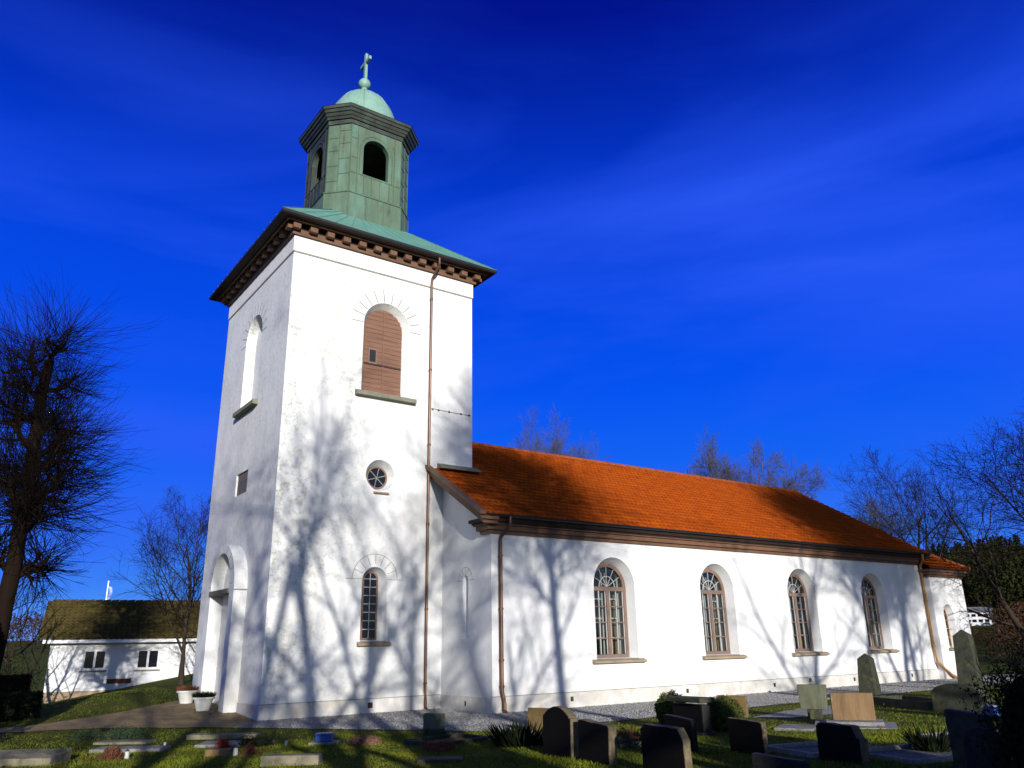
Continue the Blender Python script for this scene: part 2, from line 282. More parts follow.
# ------------------------------------------------------------------ mesh builder
def unit(v): return v / np.linalg.norm(v)
class MB:
    def __init__(s): s.v = []; s.f = []
    def face(s, pts):
        n = len(s.v); s.v += [tuple(map(float, p)) for p in pts]; s.f.append(tuple(range(n, n + len(pts))))
    def box(s, x0, x1, y0, y1, z0, z1):
        s.obox((x0, y0, z0), (x1 - x0, 0, 0), (0, y1 - y0, 0), (0, 0, z1 - z0))
    def obox(s, O, U, V, W):
        O, U, V, W = (np.array(a, float) for a in (O, U, V, W))
        n = len(s.v)
        P = [O, O + U, O + U + V, O + V, O + W, O + U + W, O + U + V + W, O + V + W]
        s.v += [tuple(p) for p in P]
        q = [(0, 3, 2, 1), (4, 5, 6, 7), (0, 1, 5, 4), (1, 2, 6, 5), (2, 3, 7, 6), (3, 0, 4, 7)]
        if np.dot(np.cross(U, V), W) < 0: q = [t[::-1] for t in q]
        s.f += [tuple(n + i for i in t) for t in q]
    def prism(s, poly, vec):
        """closed polygon (3D, planar) extruded along vec"""
        poly = [np.array(p, float) for p in poly]; vec = np.array(vec, float)
        n = len(s.v); k = len(poly)
        s.v += [tuple(p) for p in poly] + [tuple(p + vec) for p in poly]
        s.f.append(tuple(range(n + k - 1, n - 1, -1))); s.f.append(tuple(range(n + k, n + 2 * k)))
        for i in range(k):
            j = (i + 1) % k
            s.f.append((n + i, n + j, n + k + j, n + k + i))
    def ring(s, outer, inner, vec):
        """frame between two polygons of equal count, extruded along vec"""
        A = [np.array(p, float) for p in outer]; B = [np.array(p, float) for p in inner]; vec = np.array(vec, float)
        k = len(A); n = len(s.v)
        for L in (A, B, [p + vec for p in A], [p + vec for p in B]): s.v += [tuple(p) for p in L]
        for i in range(k):
            j = (i + 1) % k
            a, b, c, d = n, n + k, n + 2 * k, n + 3 * k
            s.f += [(a + i, a + j, b + j, b + i), (c + i, d + i, d + j, c + j), (a + i, c + i, c + j, a + j), (b + i, b + j, d + j, d + i)]
    def tube(s, pts, r, n=8, caps=True):
        pts = [np.array(p, float) for p in pts]; rs = r if isinstance(r, (list, tuple)) else [r] * len(pts)
        base = len(s.v); up = np.array((0.13, 0.31, 0.94))
        for i, p in enumerate(pts):
            t = pts[min(i + 1, len(pts) - 1)] - pts[max(i - 1, 0)]; t = unit(t)
            ref = up if abs(np.dot(t, up)) < 0.95 else np.array((1.0, 0, 0))
            a = unit(np.cross(t, ref)); b = np.cross(t, a)
            for k in range(n):
                an = 2 * math.pi * k / n
                s.v.append(tuple(p + rs[i] * (math.cos(an) * a + math.sin(an) * b)))
        for i in range(len(pts) - 1):
            for k in range(n):
                j = (k + 1) % n
                s.f.append((base + i * n + k, base + i * n + j, base + (i + 1) * n + j, base + (i + 1) * n + k))
        if caps:
            s.f.append(tuple(base + k for k in range(n - 1, -1, -1))); e = base + (len(pts) - 1) * n
            s.f.append(tuple(e + k for k in range(n)))
    def lathe(s, c, prof, n=24, a0=0.0, close=True):
        base = len(s.v)
        for (r, z) in prof:
            for k in range(n):
                an = a0 + 2 * math.pi * k / n
                s.v.append((c[0] + r * math.cos(an), c[1] + r * math.sin(an), c[2] + z))
        for i in range(len(prof) - 1):
            for k in range(n):
                j = (k + 1) % n
                s.f.append((base + i * n + k, base + i * n + j, base + (i + 1) * n + j, base + (i + 1) * n + k))
        if close:
            s.f.append(tuple(base + k for k in range(n - 1, -1, -1))); e = base + (len(prof) - 1) * n
            s.f.append(tuple(e + k for k in range(n)))
    def build(s, name, m, parent=None, smooth=False, bevel=0.0, loc=None):
        me = bpy.data.meshes.new(name); me.from_pydata(s.v, [], s.f); me.update()
        o = bpy.data.objects.new(name, me); COL.objects.link(o)
        me.materials.append(MT[m] if isinstance(m, str) else m)
        if parent: o.parent = parent
        if loc: o.location = loc
        if smooth: me.polygons.foreach_set('use_smooth', [True] * len(me.polygons))
        if bevel:
            b = o.modifiers.new('bevel', 'BEVEL'); b.width = bevel; b.segments = 2; b.limit_method = 'ANGLE'
        return o

def np_mesh(name, V, F, m, parent=None, smooth=False, tint=None):
    """mesh from arrays: F (n, k) with k fixed"""
    V = np.asarray(V, np.float32); F = np.asarray(F, np.int32)
    me = bpy.data.meshes.new(name)
    me.vertices.add(len(V)); me.vertices.foreach_set('co', V.ravel())
    k = F.shape[1]
    me.loops.add(F.size); me.loops.foreach_set('vertex_index', F.ravel())
    me.polygons.add(len(F)); me.polygons.foreach_set('loop_start', np.arange(0, F.size, k, dtype=np.int32)); me.polygons.foreach_set('loop_total', np.full(len(F), k, np.int32))
    if smooth: me.polygons.foreach_set('use_smooth', np.ones(len(F), bool))
    me.update(calc_edges=True); me.validate()
    if tint is not None:
        a = me.attributes.new('tint', 'FLOAT', 'FACE'); a.data.foreach_set('value', np.asarray(tint, np.float32))
    me.materials.append(MT[m])
    o = bpy.data.objects.new(name, me); COL.objects.link(o)
    if parent: o.parent = parent
    return o

def tag(o, label, cat, group=None, kind=None):
    if label: o['label'] = label
    if cat: o['category'] = cat
    if group: o['group'] = group
    if kind: o['kind'] = kind
    return o
def thing(name, label, cat, loc=(0, 0, 0), rz=0.0, group=None):
    o = bpy.data.objects.new(name, None); COL.objects.link(o)
    o.location = loc; o.rotation_euler = (0, 0, rz); o.empty_display_size = 0.2
    return tag(o, label, cat, group)
def dup(root, loc, rz=0.0, label=None, scale=None):
    r = root.copy(); COL.objects.link(r); r.location = loc; r.rotation_euler = (0, 0, rz)
    if scale: r.scale = (scale, scale, scale)
    if label: r['label'] = label
    for ch in list(root.children):
        c = ch.copy(); COL.objects.link(c); c.parent = r
        for g in list(ch.children):
            d = g.copy(); COL.objects.link(d); d.parent = c
    return r

# ------------------------------------------------------------------ ground
def smooth(a, b, t):
    u = np.clip((np.asarray(t, float) - a) / (b - a), 0, 1); return u * u * (3 - 2 * u)
def gz(x, y):
    x = np.asarray(x, float); y = np.asarray(y, float)
    near = 0.06 * np.maximum(0, y) * smooth(-7, -1, x) * (1 - smooth(12, 30, x))
    north = np.clip(0.18 * (x + 2) - 0.35, -0.8, 0.75)
    w = smooth(7, 21, y)
    z = 0.02 * np.clip(-5 - y, 0, 60) + near * (1 - w) + north * w
    dx, dy = x - CAM.x, y - CAM.y
    D = np.hypot(dx, dy); az = np.degrees(np.arctan2(dx, dy))
    hill = smooth(110, 290, D) * (14 * smooth(50, 66, az) * (1 - smooth(100, 130, az)) + 3.0)
    roll = 1.2 * np.sin(az * 0.31) * np.sin(az * 0.117 + 1) * smooth(110, 290, D)
    return z + hill + roll
def G(x, y): return float(gz(x, y))

def polar_ground():
    rad = [0.0] + [0.6 * k for k in range(1, 90)] + list(54 * 1.07 ** np.arange(1, 66))
    na = 540
    ang = np.linspace(0, 2 * np.pi, na, endpoint=False)
    rad = np.array(rad[1:])
    cx, cy = 2.0, -8.0
    X = cx + np.outer(rad, np.cos(ang)); Y = cy + np.outer(rad, np.sin(ang))
    V = np.stack([X, Y, gz(X, Y)], -1).reshape(-1, 3)
    i, j = np.meshgrid(np.arange(len(rad) - 1), np.arange(na), indexing='ij')
    j2 = (j + 1) % na
    F = np.stack([i * na + j, (i + 1) * na + j, (i + 1) * na + j2, i * na + j2], -1).reshape(-1, 4)
    V = np.vstack([V, [[cx, cy, G(cx, cy)]]])
    # centre fan as degenerate-free quads
    c = len(V) - 1
    F0 = np.array([[c, k, k + 1, (k + 2) % na] for k in range(0, na, 2)])
    return V, np.vstack([F, F0])
V, F = polar_ground()
tag(np_mesh('ground', V, F, 'grass_ground', smooth=True), 'mossy green churchyard lawn and the land around it', None, kind='structure')

def in_poly(px, py, poly):
    px = np.asarray(px); py = np.asarray(py); ins = np.zeros(px.shape, bool)
    n = len(poly)
    for i in range(n):
        x0, y0 = poly[i]; x1, y1 = poly[(i + 1) % n]
        c = ((y0 > py) != (y1 > py)) & (px < (x1 - x0) * (py - y0) / ((y1 - y0) + 1e-12) + x0)
        ins ^= c
    return ins
def sheet(name, poly, m, lift, step=0.3):
    """a surface that follows the ground inside a polygon: outline tessellated together with inner grid points"""
    from mathutils.geometry import delaunay_2d_cdt
    # densify outline
    P = []
    rng = random.Random(5)
    for i in range(len(poly)):
        a, b = poly[i], poly[(i + 1) % len(poly)]
        L = math.hypot(b[0] - a[0], b[1] - a[1]); k = max(1, int(L / 0.25))
        for t in range(k):
            j = 0.05 if 0 < t else 0
            P.append((a[0] + (b[0] - a[0]) * t / k + rng.uniform(-j, j), a[1] + (b[1] - a[1]) * t / k + rng.uniform(-j, j)))
    nb = len(P)
    xs = np.arange(min(p[0] for p in P), max(p[0] for p in P), step); ys = np.arange(min(p[1] for p in P), max(p[1] for p in P), step)
    X, Y = np.meshgrid(xs, ys); ok = in_poly(X, Y, P)
    pts = [Vector(p) for p in P] + [Vector((float(a), float(b))) for a, b in zip(X[ok], Y[ok])]
    edges = [(i, (i + 1) % nb) for i in range(nb)]
    v, e, f, *_ = delaunay_2d_cdt(pts, edges, [], 1, 1e-5)
    xy = np.array([(p.x, p.y) for p in v]); z = gz(xy[:, 0], xy[:, 1]) + lift
    return np_mesh(name, np.column_stack([xy, z]), np.array([t for t in f if len(t) == 3]), m, smooth=True)

GRAVEL = [(-1.2, -1.45), (-0.9, -1.75), (0.5, -3.5), (2.0, -5.5), (3.3, -8.6), (3.9, -8.6), (5.2, -7.7), (8, -7.7), (13, -7.4), (18, -7.3), (26, -7.2), (38, -7.0), (38, -3.0), (31.5, -2.9), (6.0, -2.9), (5.9, 0.1), (0.0, 0.1), (-0.35, -0.5)]
PATH = [(-16, 1.4), (-6.1, 1.5), (-4.4, 1.0), (-2.8, 0.1), (-1.5, -1.05), (-1.2, -1.45), (-0.35, -0.5), (0.1, 0.05), (0.1, 5.9), (-.8, 5.7), (-1.5, 5.0), (-3.0, 3.9), (-5.0, 3.1), (-9, 2.7), (-16, 2.7)]
tag(sheet('gravel_path', GRAVEL, 'gravel', 0.014), 'pale grey gravel path along the south wall of the church', None, kind='structure')
tag(sheet('paved_path', PATH, 'path', 0.018), 'worn brown path leading to the tower door', None, kind='structure')
PATH2 = [(9.2, -9.9), (12.5, -8.9), (14.5, -9.0), (14.0, -10.1), (11.0, -10.9), (9.6, -10.8)]
tag(sheet('small_gravel_path', PATH2, 'gravel', 0.014), 'strip of pale gravel between the graves', None, kind='structure')

# ------------------------------------------------------------------ wall helpers
Z3 = np.array((0, 0, 1.0))
def arch2(cx, z0, zs, r, n=22):
    P = [(cx - r, z0), (cx + r, z0)]
    for i in range(n + 1):
        a = math.pi * i / n; P.append((cx + r * math.cos(a), zs + r * math.sin(a)))
    return P
def circ2(cx, cz, r, n=32): return [(cx + r * math.cos(2 * math.pi * i / n), cz + r * math.sin(2 * math.pi * i / n)) for i in range(n)]
def P3(O, U, N, u, v, d=0.0): return np.array(O, float) + np.array(U, float) * u + Z3 * v + np.array(N, float) * d
def wall(mb, O, U, N, outline, holes=()):
    """wall face with openings; each hole = (outer polygon, inner polygon, depth): a splayed reveal goes in along N"""
    loops = [[Vector((u, v, 0)) for u, v in outline]] + [[Vector((u, v, 0)) for u, v in h[0]] for h in holes]
    flat = [p for l in loops for p in l]
    n = len(mb.v)
    mb.v += [tuple(P3(O, U, N, p.x, p.y)) for p in flat]
    for t in tessellate_polygon(loops): mb.f.append(tuple(n + i for i in t))
    for ho, hi, d in holes:
        k = len(ho)
        for i in range(k):
            j = (i + 1) % k
            mb.face([P3(O, U, N, *ho[i]), P3(O, U, N, *ho[j]), P3(O, U, N, *hi[j], d), P3(O, U, N, *hi[i], d)])
def to3(O, U, N, poly, d): return [P3(O, U, N, u, v, d) for u, v in poly]
def rect(a, b, c, d): return [(a, c), (b, c), (b, d), (a, d)]
def voussoirs(mb, O, U, N, cx, zs, r0, r1, n, w=0.02, jit=0.05, impost=0.0, seed=1, ring=True):
    """thin incised joints of a painted voussoir arch, 2 mm proud"""
    rg = random.Random(seed)
    for i in range(n + 1):
        a = math.pi * i / n; c, s_ = math.cos(a), math.sin(a)
        q0 = r0 + 0.02; q1 = r1 * (1 + rg.uniform(-jit, jit))
        pa = np.array((cx + q0 * c, zs + q0 * s_)); pb = np.array((cx + q1 * c, zs + q1 * s_)); t = np.array((-s_, c)) * w / 2
        mb.prism(to3(O, U, N, [pa - t, pb - t, pb + t, pa + t], -0.004), np.array(N, float) * 0.003)
    if ring:
        m_ = 30
        for i in range(m_):
            a0, a1 = math.pi * i / m_, math.pi * (i + 1) / m_
            f = lambda q, a: (cx + q * math.cos(a), zs + q * math.sin(a))
            mb.prism(to3(O, U, N, [f(r1 - w / 2, a0), f(r1 + w / 2, a0), f(r1 + w / 2, a1), f(r1 - w / 2, a1)], -0.004), np.array(N, float) * 0.003)
        if impost:
            for sgn in (-1, 1):
                a, b = sorted((cx + sgn * r1, cx + sgn * (r1 + impost)))
                mb.prism(to3(O, U, N, rect(a, b, zs - w / 2, zs + w / 2), -0.004), np.array(N, float) * 0.003)

# ------------------------------------------------------------------ the church
church = thing('church', 'white plastered church with copper lantern tower and orange tiled nave', 'church', (0, 0, 0))
A_, B_ = 7.2, 7.27
SO, SU, SN = (0, 0, 0), (1, 0, 0), (0, 1, 0)           # tower south face
WO, WU, WN_ = (0, 0, 0), (0, 1, 0), (1, 0, 0)          # tower west face
mb = MB()
up_o, up_i = arch2(3.6, 10.30, 12.82, .91), arch2(3.6, 10.40, 12.80, .745)
lo_o, lo_i = arch2(3.47, 2.10, 3.96, .45), arch2(3.47, 2.16, 4.02, .285)
rd_o, rd_i = circ2(3.53, 7.43, .53), circ2(3.55, 7.40, .39)
wall(mb, SO, SU, SN, rect(0, A_, -0.6, 14.85), [(up_o, up_i, .32), (lo_o, lo_i, .38), (rd_o, rd_i, .36)])
wu_o, wu_i = arch2(3.63, 10.22, 12.80, .91), arch2(3.63, 10.30, 12.78, .745)
DC = 3.5                                              # door axis on the west face
do_o = arch2(DC, -0.4, 3.9, 1.06)
wall(mb, WO, WU, WN_, rect(0, B_, -0.6, 14.85), [(wu_o, wu_i, .32), (rect(2.95, 4.22, 7.02, 7.8), rect(2.97, 4.2, 7.04, 7.78), .09)])
wall(mb, (A_, 0, 0), (0, 1, 0), (-1, 0, 0), rect(0, B_, -0.6, 14.85))
wall(mb, (0, B_, 0), (1, 0, 0), (0, -1, 0), rect(0, A_, -0.6, 14.85))
mb.build('tower_wall', 'plaster_tower', church)
# projecting band under the cornice
mb = MB()
def collar(mb, x0, x1, y0, y1, z0, z1, out, inn=0.02):
    """square ring of boxes round a rectangle, mitre-free: long sides full, short sides butted"""
    mb.box(x0 - out, x1 + out, y0 - out, y0 + inn, z0, z1); mb.box(x0 - out, x1 + out, y1 - inn, y1 + out, z0, z1)
    mb.box(x0 - out, x0 + inn, y0 + inn, y1 - inn, z0, z1); mb.box(x1 - inn, x1 + out, y0 + inn, y1 - inn, z0, z1)
collar(mb, 0, A_, 0, B_, 14.85, 15.42, .03)
mb.build('tower_band', 'plaster', church)
mb = MB(); collar(mb, 0, A_, 0, B_, 14.80, 14.847, .025); mb.build('band_joint', 'incised', church)
# plinth
mb = MB()
mb.box(-.04, 5.94, -.04, .0, -.6, .42); mb.box(-.04, -.001, 0, 1.93, -.6, .42)
mb.build('tower_plinth', 'plinth', church)
mb = MB(); mb.box(-.04, -.001, 5.07, B_ + .04, -.6, .60); mb.build('tower_plinth', 'plinth', church)
# cornice: frieze, brackets, soffit, bead
mb = MB(); collar(mb, 0, A_, 0, B_, 15.42, 15.62, .12)
for i in range(13):
    x = -.06 + i * (A_ + .12) / 12
    for (y0, y1) in ((-.34, -.121), (B_ + .121, B_ + .34)): mb.box(x - .13, x + .13, y0, y1, 15.56, 15.80)
    y = -.06 + i * (B_ + .12) / 12
    for (x0, x1) in ((-.34, -.121), (A_ + .121, A_ + .34)): mb.box(x0, x1, y - .13, y + .13, 15.56, 15.80)
collar(mb, -.40, A_ + .40, -.40, B_ + .40, 15.755, 15.81, .05, inn=.03)
cn = mb.build('tower_cornice', 'brown', church)
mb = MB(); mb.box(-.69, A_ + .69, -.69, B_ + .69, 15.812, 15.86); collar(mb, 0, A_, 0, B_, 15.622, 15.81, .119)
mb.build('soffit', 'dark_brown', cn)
mb = MB(); collar(mb, -.70, A_ + .70, -.70, B_ + .70, 15.84, 15.93, .02, inn=.03); mb.build('eave_edge', 'black_metal', church)
# copper pyramid roof up to the lantern
LX, LY = 3.72, 3.6
mb = MB()
e0 = [(-.72, -.72), (A_ + .72, -.72), (A_ + .72, B_ + .72), (-.72, B_ + .72)]
e1 = [(LX - 1.7, LY - 1.7), (LX + 1.7, LY - 1.7), (LX + 1.7, LY + 1.7), (LX - 1.7, LY + 1.7)]
for i in range(4):
    j = (i + 1) % 4
    mb.face([(*e0[i], 15.935), (*e0[j], 15.935), (*e1[j], 18.0), (*e1[i], 18.0)])
    for k in range(0, 15):                                     # standing seams
        t = k / 14
        p = np.array((*e0[i], 15.94)) * (1 - t) + np.array((*e0[j], 15.94)) * t; q = np.array((*e1[i], 18.01)) * (1 - t) + np.array((*e1[j], 18.01)) * t
        mb.tube([p, q], .02, 4)
mb.build('tower_roof', 'copper_roof', church)

# lantern
def octo(A, h): return [(LX - h, LY - A), (LX + h, LY - A), (LX + A, LY - h), (LX + A, LY + h), (LX + h, LY + A), (LX - h, LY + A), (LX - A, LY + h), (LX - A, LY - h)]
def oct_prism(mb, A, h, z0, z1, A2=None, h2=None):
    a = octo(A, h); b = octo(A2 or A, h2 or h); n = len(mb.v)
    mb.v += [(x, y, z0) for x, y in a] + [(x, y, z1) for x, y in b]
    mb.f.append(tuple(n + i for i in range(7, -1, -1))); mb.f.append(tuple(n + 8 + i for i in range(8)))
    for i in range(8):
        j = (i + 1) % 8; mb.f.append((n + i, n + j, n + 8 + j, n + 8 + i))
mb = MB()
LA, LH = 1.80, 1.12
ov = octo(LA, LH)
oct_prism(mb, LA + .07, LH + .03, 17.3, 18.95)
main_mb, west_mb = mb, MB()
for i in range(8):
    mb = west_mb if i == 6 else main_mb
    a = np.array(ov[i]); b = np.array(ov[(i + 1) % 8]); L = np.linalg.norm(b - a); U = (b - a) / L; N = np.array((-U[1], U[0]))
    U3, N3 = (U[0], U[1], 0), (N[0], N[1], 0); O = (a[0], a[1], 0)
    holes = []
    if i % 2 == 0:
        holes = [(arch2(L / 2, 19.95, 21.12, .56), arch2(L / 2, 19.95, 21.12, .56), .22)]
    wall(mb, O, U3, N3, rect(0, L, 18.95, 22.15), holes)
    wall(mb, P3(O, U3, N3, 0, 0, .22), U3, N3, rect(.05, L - .05, 18.95, 22.15), [(arch2(L / 2, 19.95, 21.12, .56), arch2(L / 2, 19.95, 21.12, .56), .01)] if holes else ())
    # folded seams of the sheets
    def seam(u0, v0, u1, v1):
        mb.tube([P3(O, U3, N3, u0, v0, -.006), P3(O, U3, N3, u1, v1, -.006)], .022, 4, caps=False)
    seam(0.0, 19.0, 0, 22.1)
    if i % 2 == 0:
        for u in (.30, L - .30): seam(u, 19.0, u, 22.1)
        for u in (.62, .95, L - .62 - .3, L - .5): seam(u, 18.98, u, 19.85)
        seam(.02, 19.9, L - .02, 19.88)
        for u in (.3, L - .3):
            seam(min(u, 0.02 if u < 1 else L - .02), 20.6, u, 20.6); seam(min(u, 0.02 if u < 1 else L - .02), 21.5, u, 21.5)
        pr = None
        for k in range(15):                                    # raised arch moulding
            an = math.pi * k / 14; p = P3(O, U3, N3, L / 2 + .72 * math.cos(an), 21.12 + .72 * math.sin(an), -.006)
            if pr is not None: mb.tube([pr, p], .02, 4, caps=False)
            pr = p
        for sg in (-1, 1): seam(L / 2 + sg * .72, 19.92, L / 2 + sg * .72, 21.12)
    else:
        seam(L / 2, 19.0, L / 2, 22.1)
        for k, v in enumerate((19.5, 20.2, 20.9, 21.5)):
            seam(.02, v, L / 2, v); seam(L / 2, v + .32, L - .02, v + .32)
    # lower tier
    a2 = np.array(octo(LA + .07, LH + .03)[i]); b2 = np.array(octo(LA + .07, LH + .03)[(i + 1) % 8]); L2 = np.linalg.norm(b2 - a2)
    O2 = (a2[0], a2[1], 0)
    mb.tube([P3(O2, U3, N3, -.01, 18.95, -.01), P3(O2, U3, N3, L2 + .01, 18.95, -.01)], .035, 5)
    for u in ([0] + ([L2 * .33, L2 * .66] if i % 2 == 0 else [L2 * .5])): mb.tube([P3(O2, U3, N3, u, 17.6, -.004), P3(O2, U3, N3, u, 18.93, -.004)], .014, 4, caps=False)
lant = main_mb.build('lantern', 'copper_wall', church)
west_mb.build('dark_west_panel', 'copper_dark', lant)  # west face in a darker copper than the other faces
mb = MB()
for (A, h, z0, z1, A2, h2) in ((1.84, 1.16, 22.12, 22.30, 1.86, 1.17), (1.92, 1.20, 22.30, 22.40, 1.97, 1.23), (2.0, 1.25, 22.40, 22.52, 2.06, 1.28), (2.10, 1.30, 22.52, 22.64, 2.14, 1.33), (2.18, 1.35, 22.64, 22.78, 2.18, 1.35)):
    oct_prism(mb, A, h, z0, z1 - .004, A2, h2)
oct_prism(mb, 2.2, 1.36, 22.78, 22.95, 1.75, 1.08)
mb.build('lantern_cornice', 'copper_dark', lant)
mb = MB()
prof = [(1.66, 22.93), (1.64, 23.12), (1.52, 23.22), (1.48, 23.55), (1.40, 23.9), (1.26, 24.25), (1.05, 24.6), (.78, 24.9), (.48, 25.12), (.20, 25.26), (.14, 25.40), (.13, 25.52)]
mb.lathe((LX + .12, LY, 0), prof, 32)
for k in range(8):
    an = R(22.5) + k * math.pi / 4
    mb.tube([(LX + .12 + r * math.cos(an), LY + r * math.sin(an), z) for r, z in prof[2:10]], .022, 4)
mb.build('dome', 'copper_dome', lant, smooth=True)
mb = MB(); mb.lathe((LX + .12, LY, 25.76), [(.02, -.27)] + [(.27 * math.sin(a), -.27 * math.cos(a)) for a in np.linspace(.3, math.pi - .3, 11)] + [(.02, .27)], 20)
mb.build('ball', 'copper_dome', lant, smooth=True)
CXx = LX + .14
mb = MB(); mb.box(CXx - .06, CXx + .06, LY - .085, LY + .085, 26.0, 27.4); mb.box(CXx - .055, CXx + .055, LY - .46, LY - .086, 26.85, 27.02); mb.box(CXx - .055, CXx + .055, LY + .086, LY + .46, 26.85, 27.02)
mb.build('cross', 'copper_dome', lant, bevel=.012)
mb = MB()                                                      # bell seen dark inside
mb.lathe((LX, LY, 19.9), [(.52, 0), (.50, .06), (.40, .25), (.33, .5), (.28, .68), (.12, .78), (.05, 1.3)], 20); mb.build('bell', 'black_metal', lant, smooth=True)

# --- tower openings
def shutter(parent, O, U, N, poly, d, cx, z0, zs, r):
    mb = MB(); mb.prism(to3(O, U, N, poly, d), np.array(N, float) * .05)
    for z in np.arange(z0 + .16, zs + r, .17):                  # board joints as slim laths
        w = r if z < zs else math.sqrt(max(0.0, r * r - (z - zs) ** 2))
        if w > .1: mb.prism(to3(O, U, N, rect(cx - w + .01, cx + w - .01, z, z + .135), d - .014), np.array(N, float) * .012)
    mb.prism(to3(O, U, N, rect(cx - .025, cx + .025, z0 + .02, zs + r - .06), d - .034), np.array(N, float) * .018)
    mb.prism(to3(O, U, N, rect(cx - r, cx + r, z0, z0 + .1), d - .03), np.array(N, float) * .014)
    o = mb.build('shutter', 'shutter', parent)
    mb = MB(); mb.prism(to3(O, U, N, rect(cx - r + .02, cx + r - .02, z0 + 1.0, z0 + 1.06), d - .04), np.array(N, float) * .02); mb.build('iron_bar', 'iron', o)
    return o
sh = shutter(church, SO, SU, SN, arch2(3.6, 10.40, 12.80, .745), .30, 3.6, 10.40, 12.80, .745)
mb = MB(); mb.ring(to3(SO, SU, SN, rect(3.02, 3.36, 11.44, 12.0), .25), to3(SO, SU, SN, rect(3.07, 3.31, 11.5, 11.95), .25), (0, .02, 0)); mb.build('peephole_frame', 'frame', sh)
mb = MB(); mb.prism(to3(SO, SU, SN, rect(3.071, 3.309, 11.501, 11.949), .262), (0, .004, 0)); mb.build('peephole', 'black_metal', sh)
mb = MB(); mb.prism(to3(WO, WU, WN_, wu_i, .319), (.05, 0, 0)); mb.build('blind_niche', 'plaster', church)
mb = MB()
voussoirs(mb, SO, SU, SN, 3.6, 12.82, .91, 1.38, 11, w=.034, jit=.05, ring=False, seed=4)
mb.build('arch_joints', 'incised', church); mb = MB()
voussoirs(mb, WO, WU, WN_, 3.63, 12.80, .91, 1.38, 11, w=.034, jit=.05, ring=False, seed=6)
mb.build('arch_joints', 'incised', church); mb = MB()
voussoirs(mb, SO, SU, SN, 3.47, 4.02, .45, .80, 8, w=.016, jit=0, impost=.22)
mb.build('arch_joints', 'incised', church)
def sill(name, parent, O, U, N, a, b, z0, z1, out, m, dep=.3):
    mb = MB(); mb.prism([P3(O, U, N, a, z0, -out), P3(O, U, N, a, z1 - .05, -out), P3(O, U, N, a, z1, -.0), P3(O, U, N, a, z1 + .02, .02), P3(O, U, N, a, z0 - .03, .02)], np.array(U, float) * (b - a))
    return mb.build(name, m, parent, bevel=.012)
sill('shutter_sill', church, SO, SU, SN, 2.47, 4.75, 10.10, 10.30, .20, 'sill_grey')
sill('shutter_sill', church, WO, WU, WN_, 2.50, 4.76, 10.02, 10.22, .20, 'sill_grey')
sill('round_window_sill', church, SO, SU, SN, 3.3, 3.86, 6.80, 6.87, .08, 'sill')
# round window with six spokes
mb = MB(); mb.ring(to3(SO, SU, SN, circ2(3.55, 7.40, .388), .30), to3(SO, SU, SN, circ2(3.55, 7.40, .335), .30), (0, .06, 0)); rw = mb.build('round_window', 'frame', church)
mb = MB()
for k in range(3):
    a = k * math.pi / 3 + .3; c = np.array((math.cos(a), math.sin(a))); t = np.array((-c[1], c[0])) * .013
    mb.prism(to3(SO, SU, SN, [np.array((3.55, 7.40)) - c * .33 - t, np.array((3.55, 7.40)) + c * .33 - t, np.array((3.55, 7.40)) + c * .33 + t, np.array((3.55, 7.40)) - c * .33 + t], .315 + .002 * k), (0, .012, 0))
mb.build('spokes', 'stone_grey', rw)
mb = MB(); mb.prism(to3(SO, SU, SN, circ2(3.55, 7.40, .336), .34), (0, .01, 0)); mb.build('pane', 'dark_glass', rw)
# low arched tower window
mb = MB(); mb.ring(to3(SO, SU, SN, arch2(3.47, 2.16, 4.02, .283), .33), to3(SO, SU, SN, arch2(3.47, 2.22, 4.02, .225), .33), (0, .06, 0)); lw = mb.build('arched_window', 'frame', church)
mb = MB()
mb.prism(to3(SO, SU, SN, rect(3.458, 3.482, 2.2, 4.24), .345), (0, .02, 0))
for k in range(1, 8): z = 2.22 + k * .262; mb.prism(to3(SO, SU, SN, rect(3.25, 3.69, z - .012, z + .012), .347), (0, .02, 0))
mb.build('glazing_bars', 'white_paint', lw)
mb = MB(); mb.prism(to3(SO, SU, SN, arch2(3.47, 2.2, 4.02, .228), .372), (0, .01, 0)); mb.build('pane', 'dark_glass', lw)
s_ = sill('sill', lw, SO, SU, SN, 2.92, 4.06, 1.98, 2.10, .14, 'sill')
# plaque, vents, anchor line, pipe
mb = MB(); mb.prism(to3(WO, WU, WN_, rect(3.0, 4.17, 7.06, 7.76), .05), (.03, 0, 0)); mb.build('plaque', 'bronze', church)
mb = MB(); mb.prism(to3(SO, SU, SN, rect(3.36, 3.52, .16, .32), -.05), (0, .008, 0)); mb.build('vent', 'iron', church)
mb = MB(); mb.tube([(5.45, -.012, 10.08), (6.2, -.012, 10.05), (7.15, -.012, 10.05)], .009, 5)
for x in (5.5, 5.75, 6.2, 6.7, 7.05): mb.box(x - .03, x + .03, -.03, .0, 10.02, 10.08)
mb.build('iron_tie', 'iron', church)
mb = MB(); mb.tube([(5.36, -.62, 15.86), (5.36, -.62, 15.55), (5.35, -.50, 15.42), (5.35, -.12, 15.16), (5.34, -.10, 14.9), (5.33, -.10, 8), (5.33, -.10, .55), (5.33, -.14, .36), (5.33, -.14, .08), (5.33, -.24, .02)], .047, 10)
for z in (14.3, 11.5, 8.7, 5.9, 3.1, .8): mb.lathe((5.333, -.10, z), [(.062, -.03), (.062, .03)], 10)
mb.build('downpipe', 'copper_pipe', church, smooth=False)

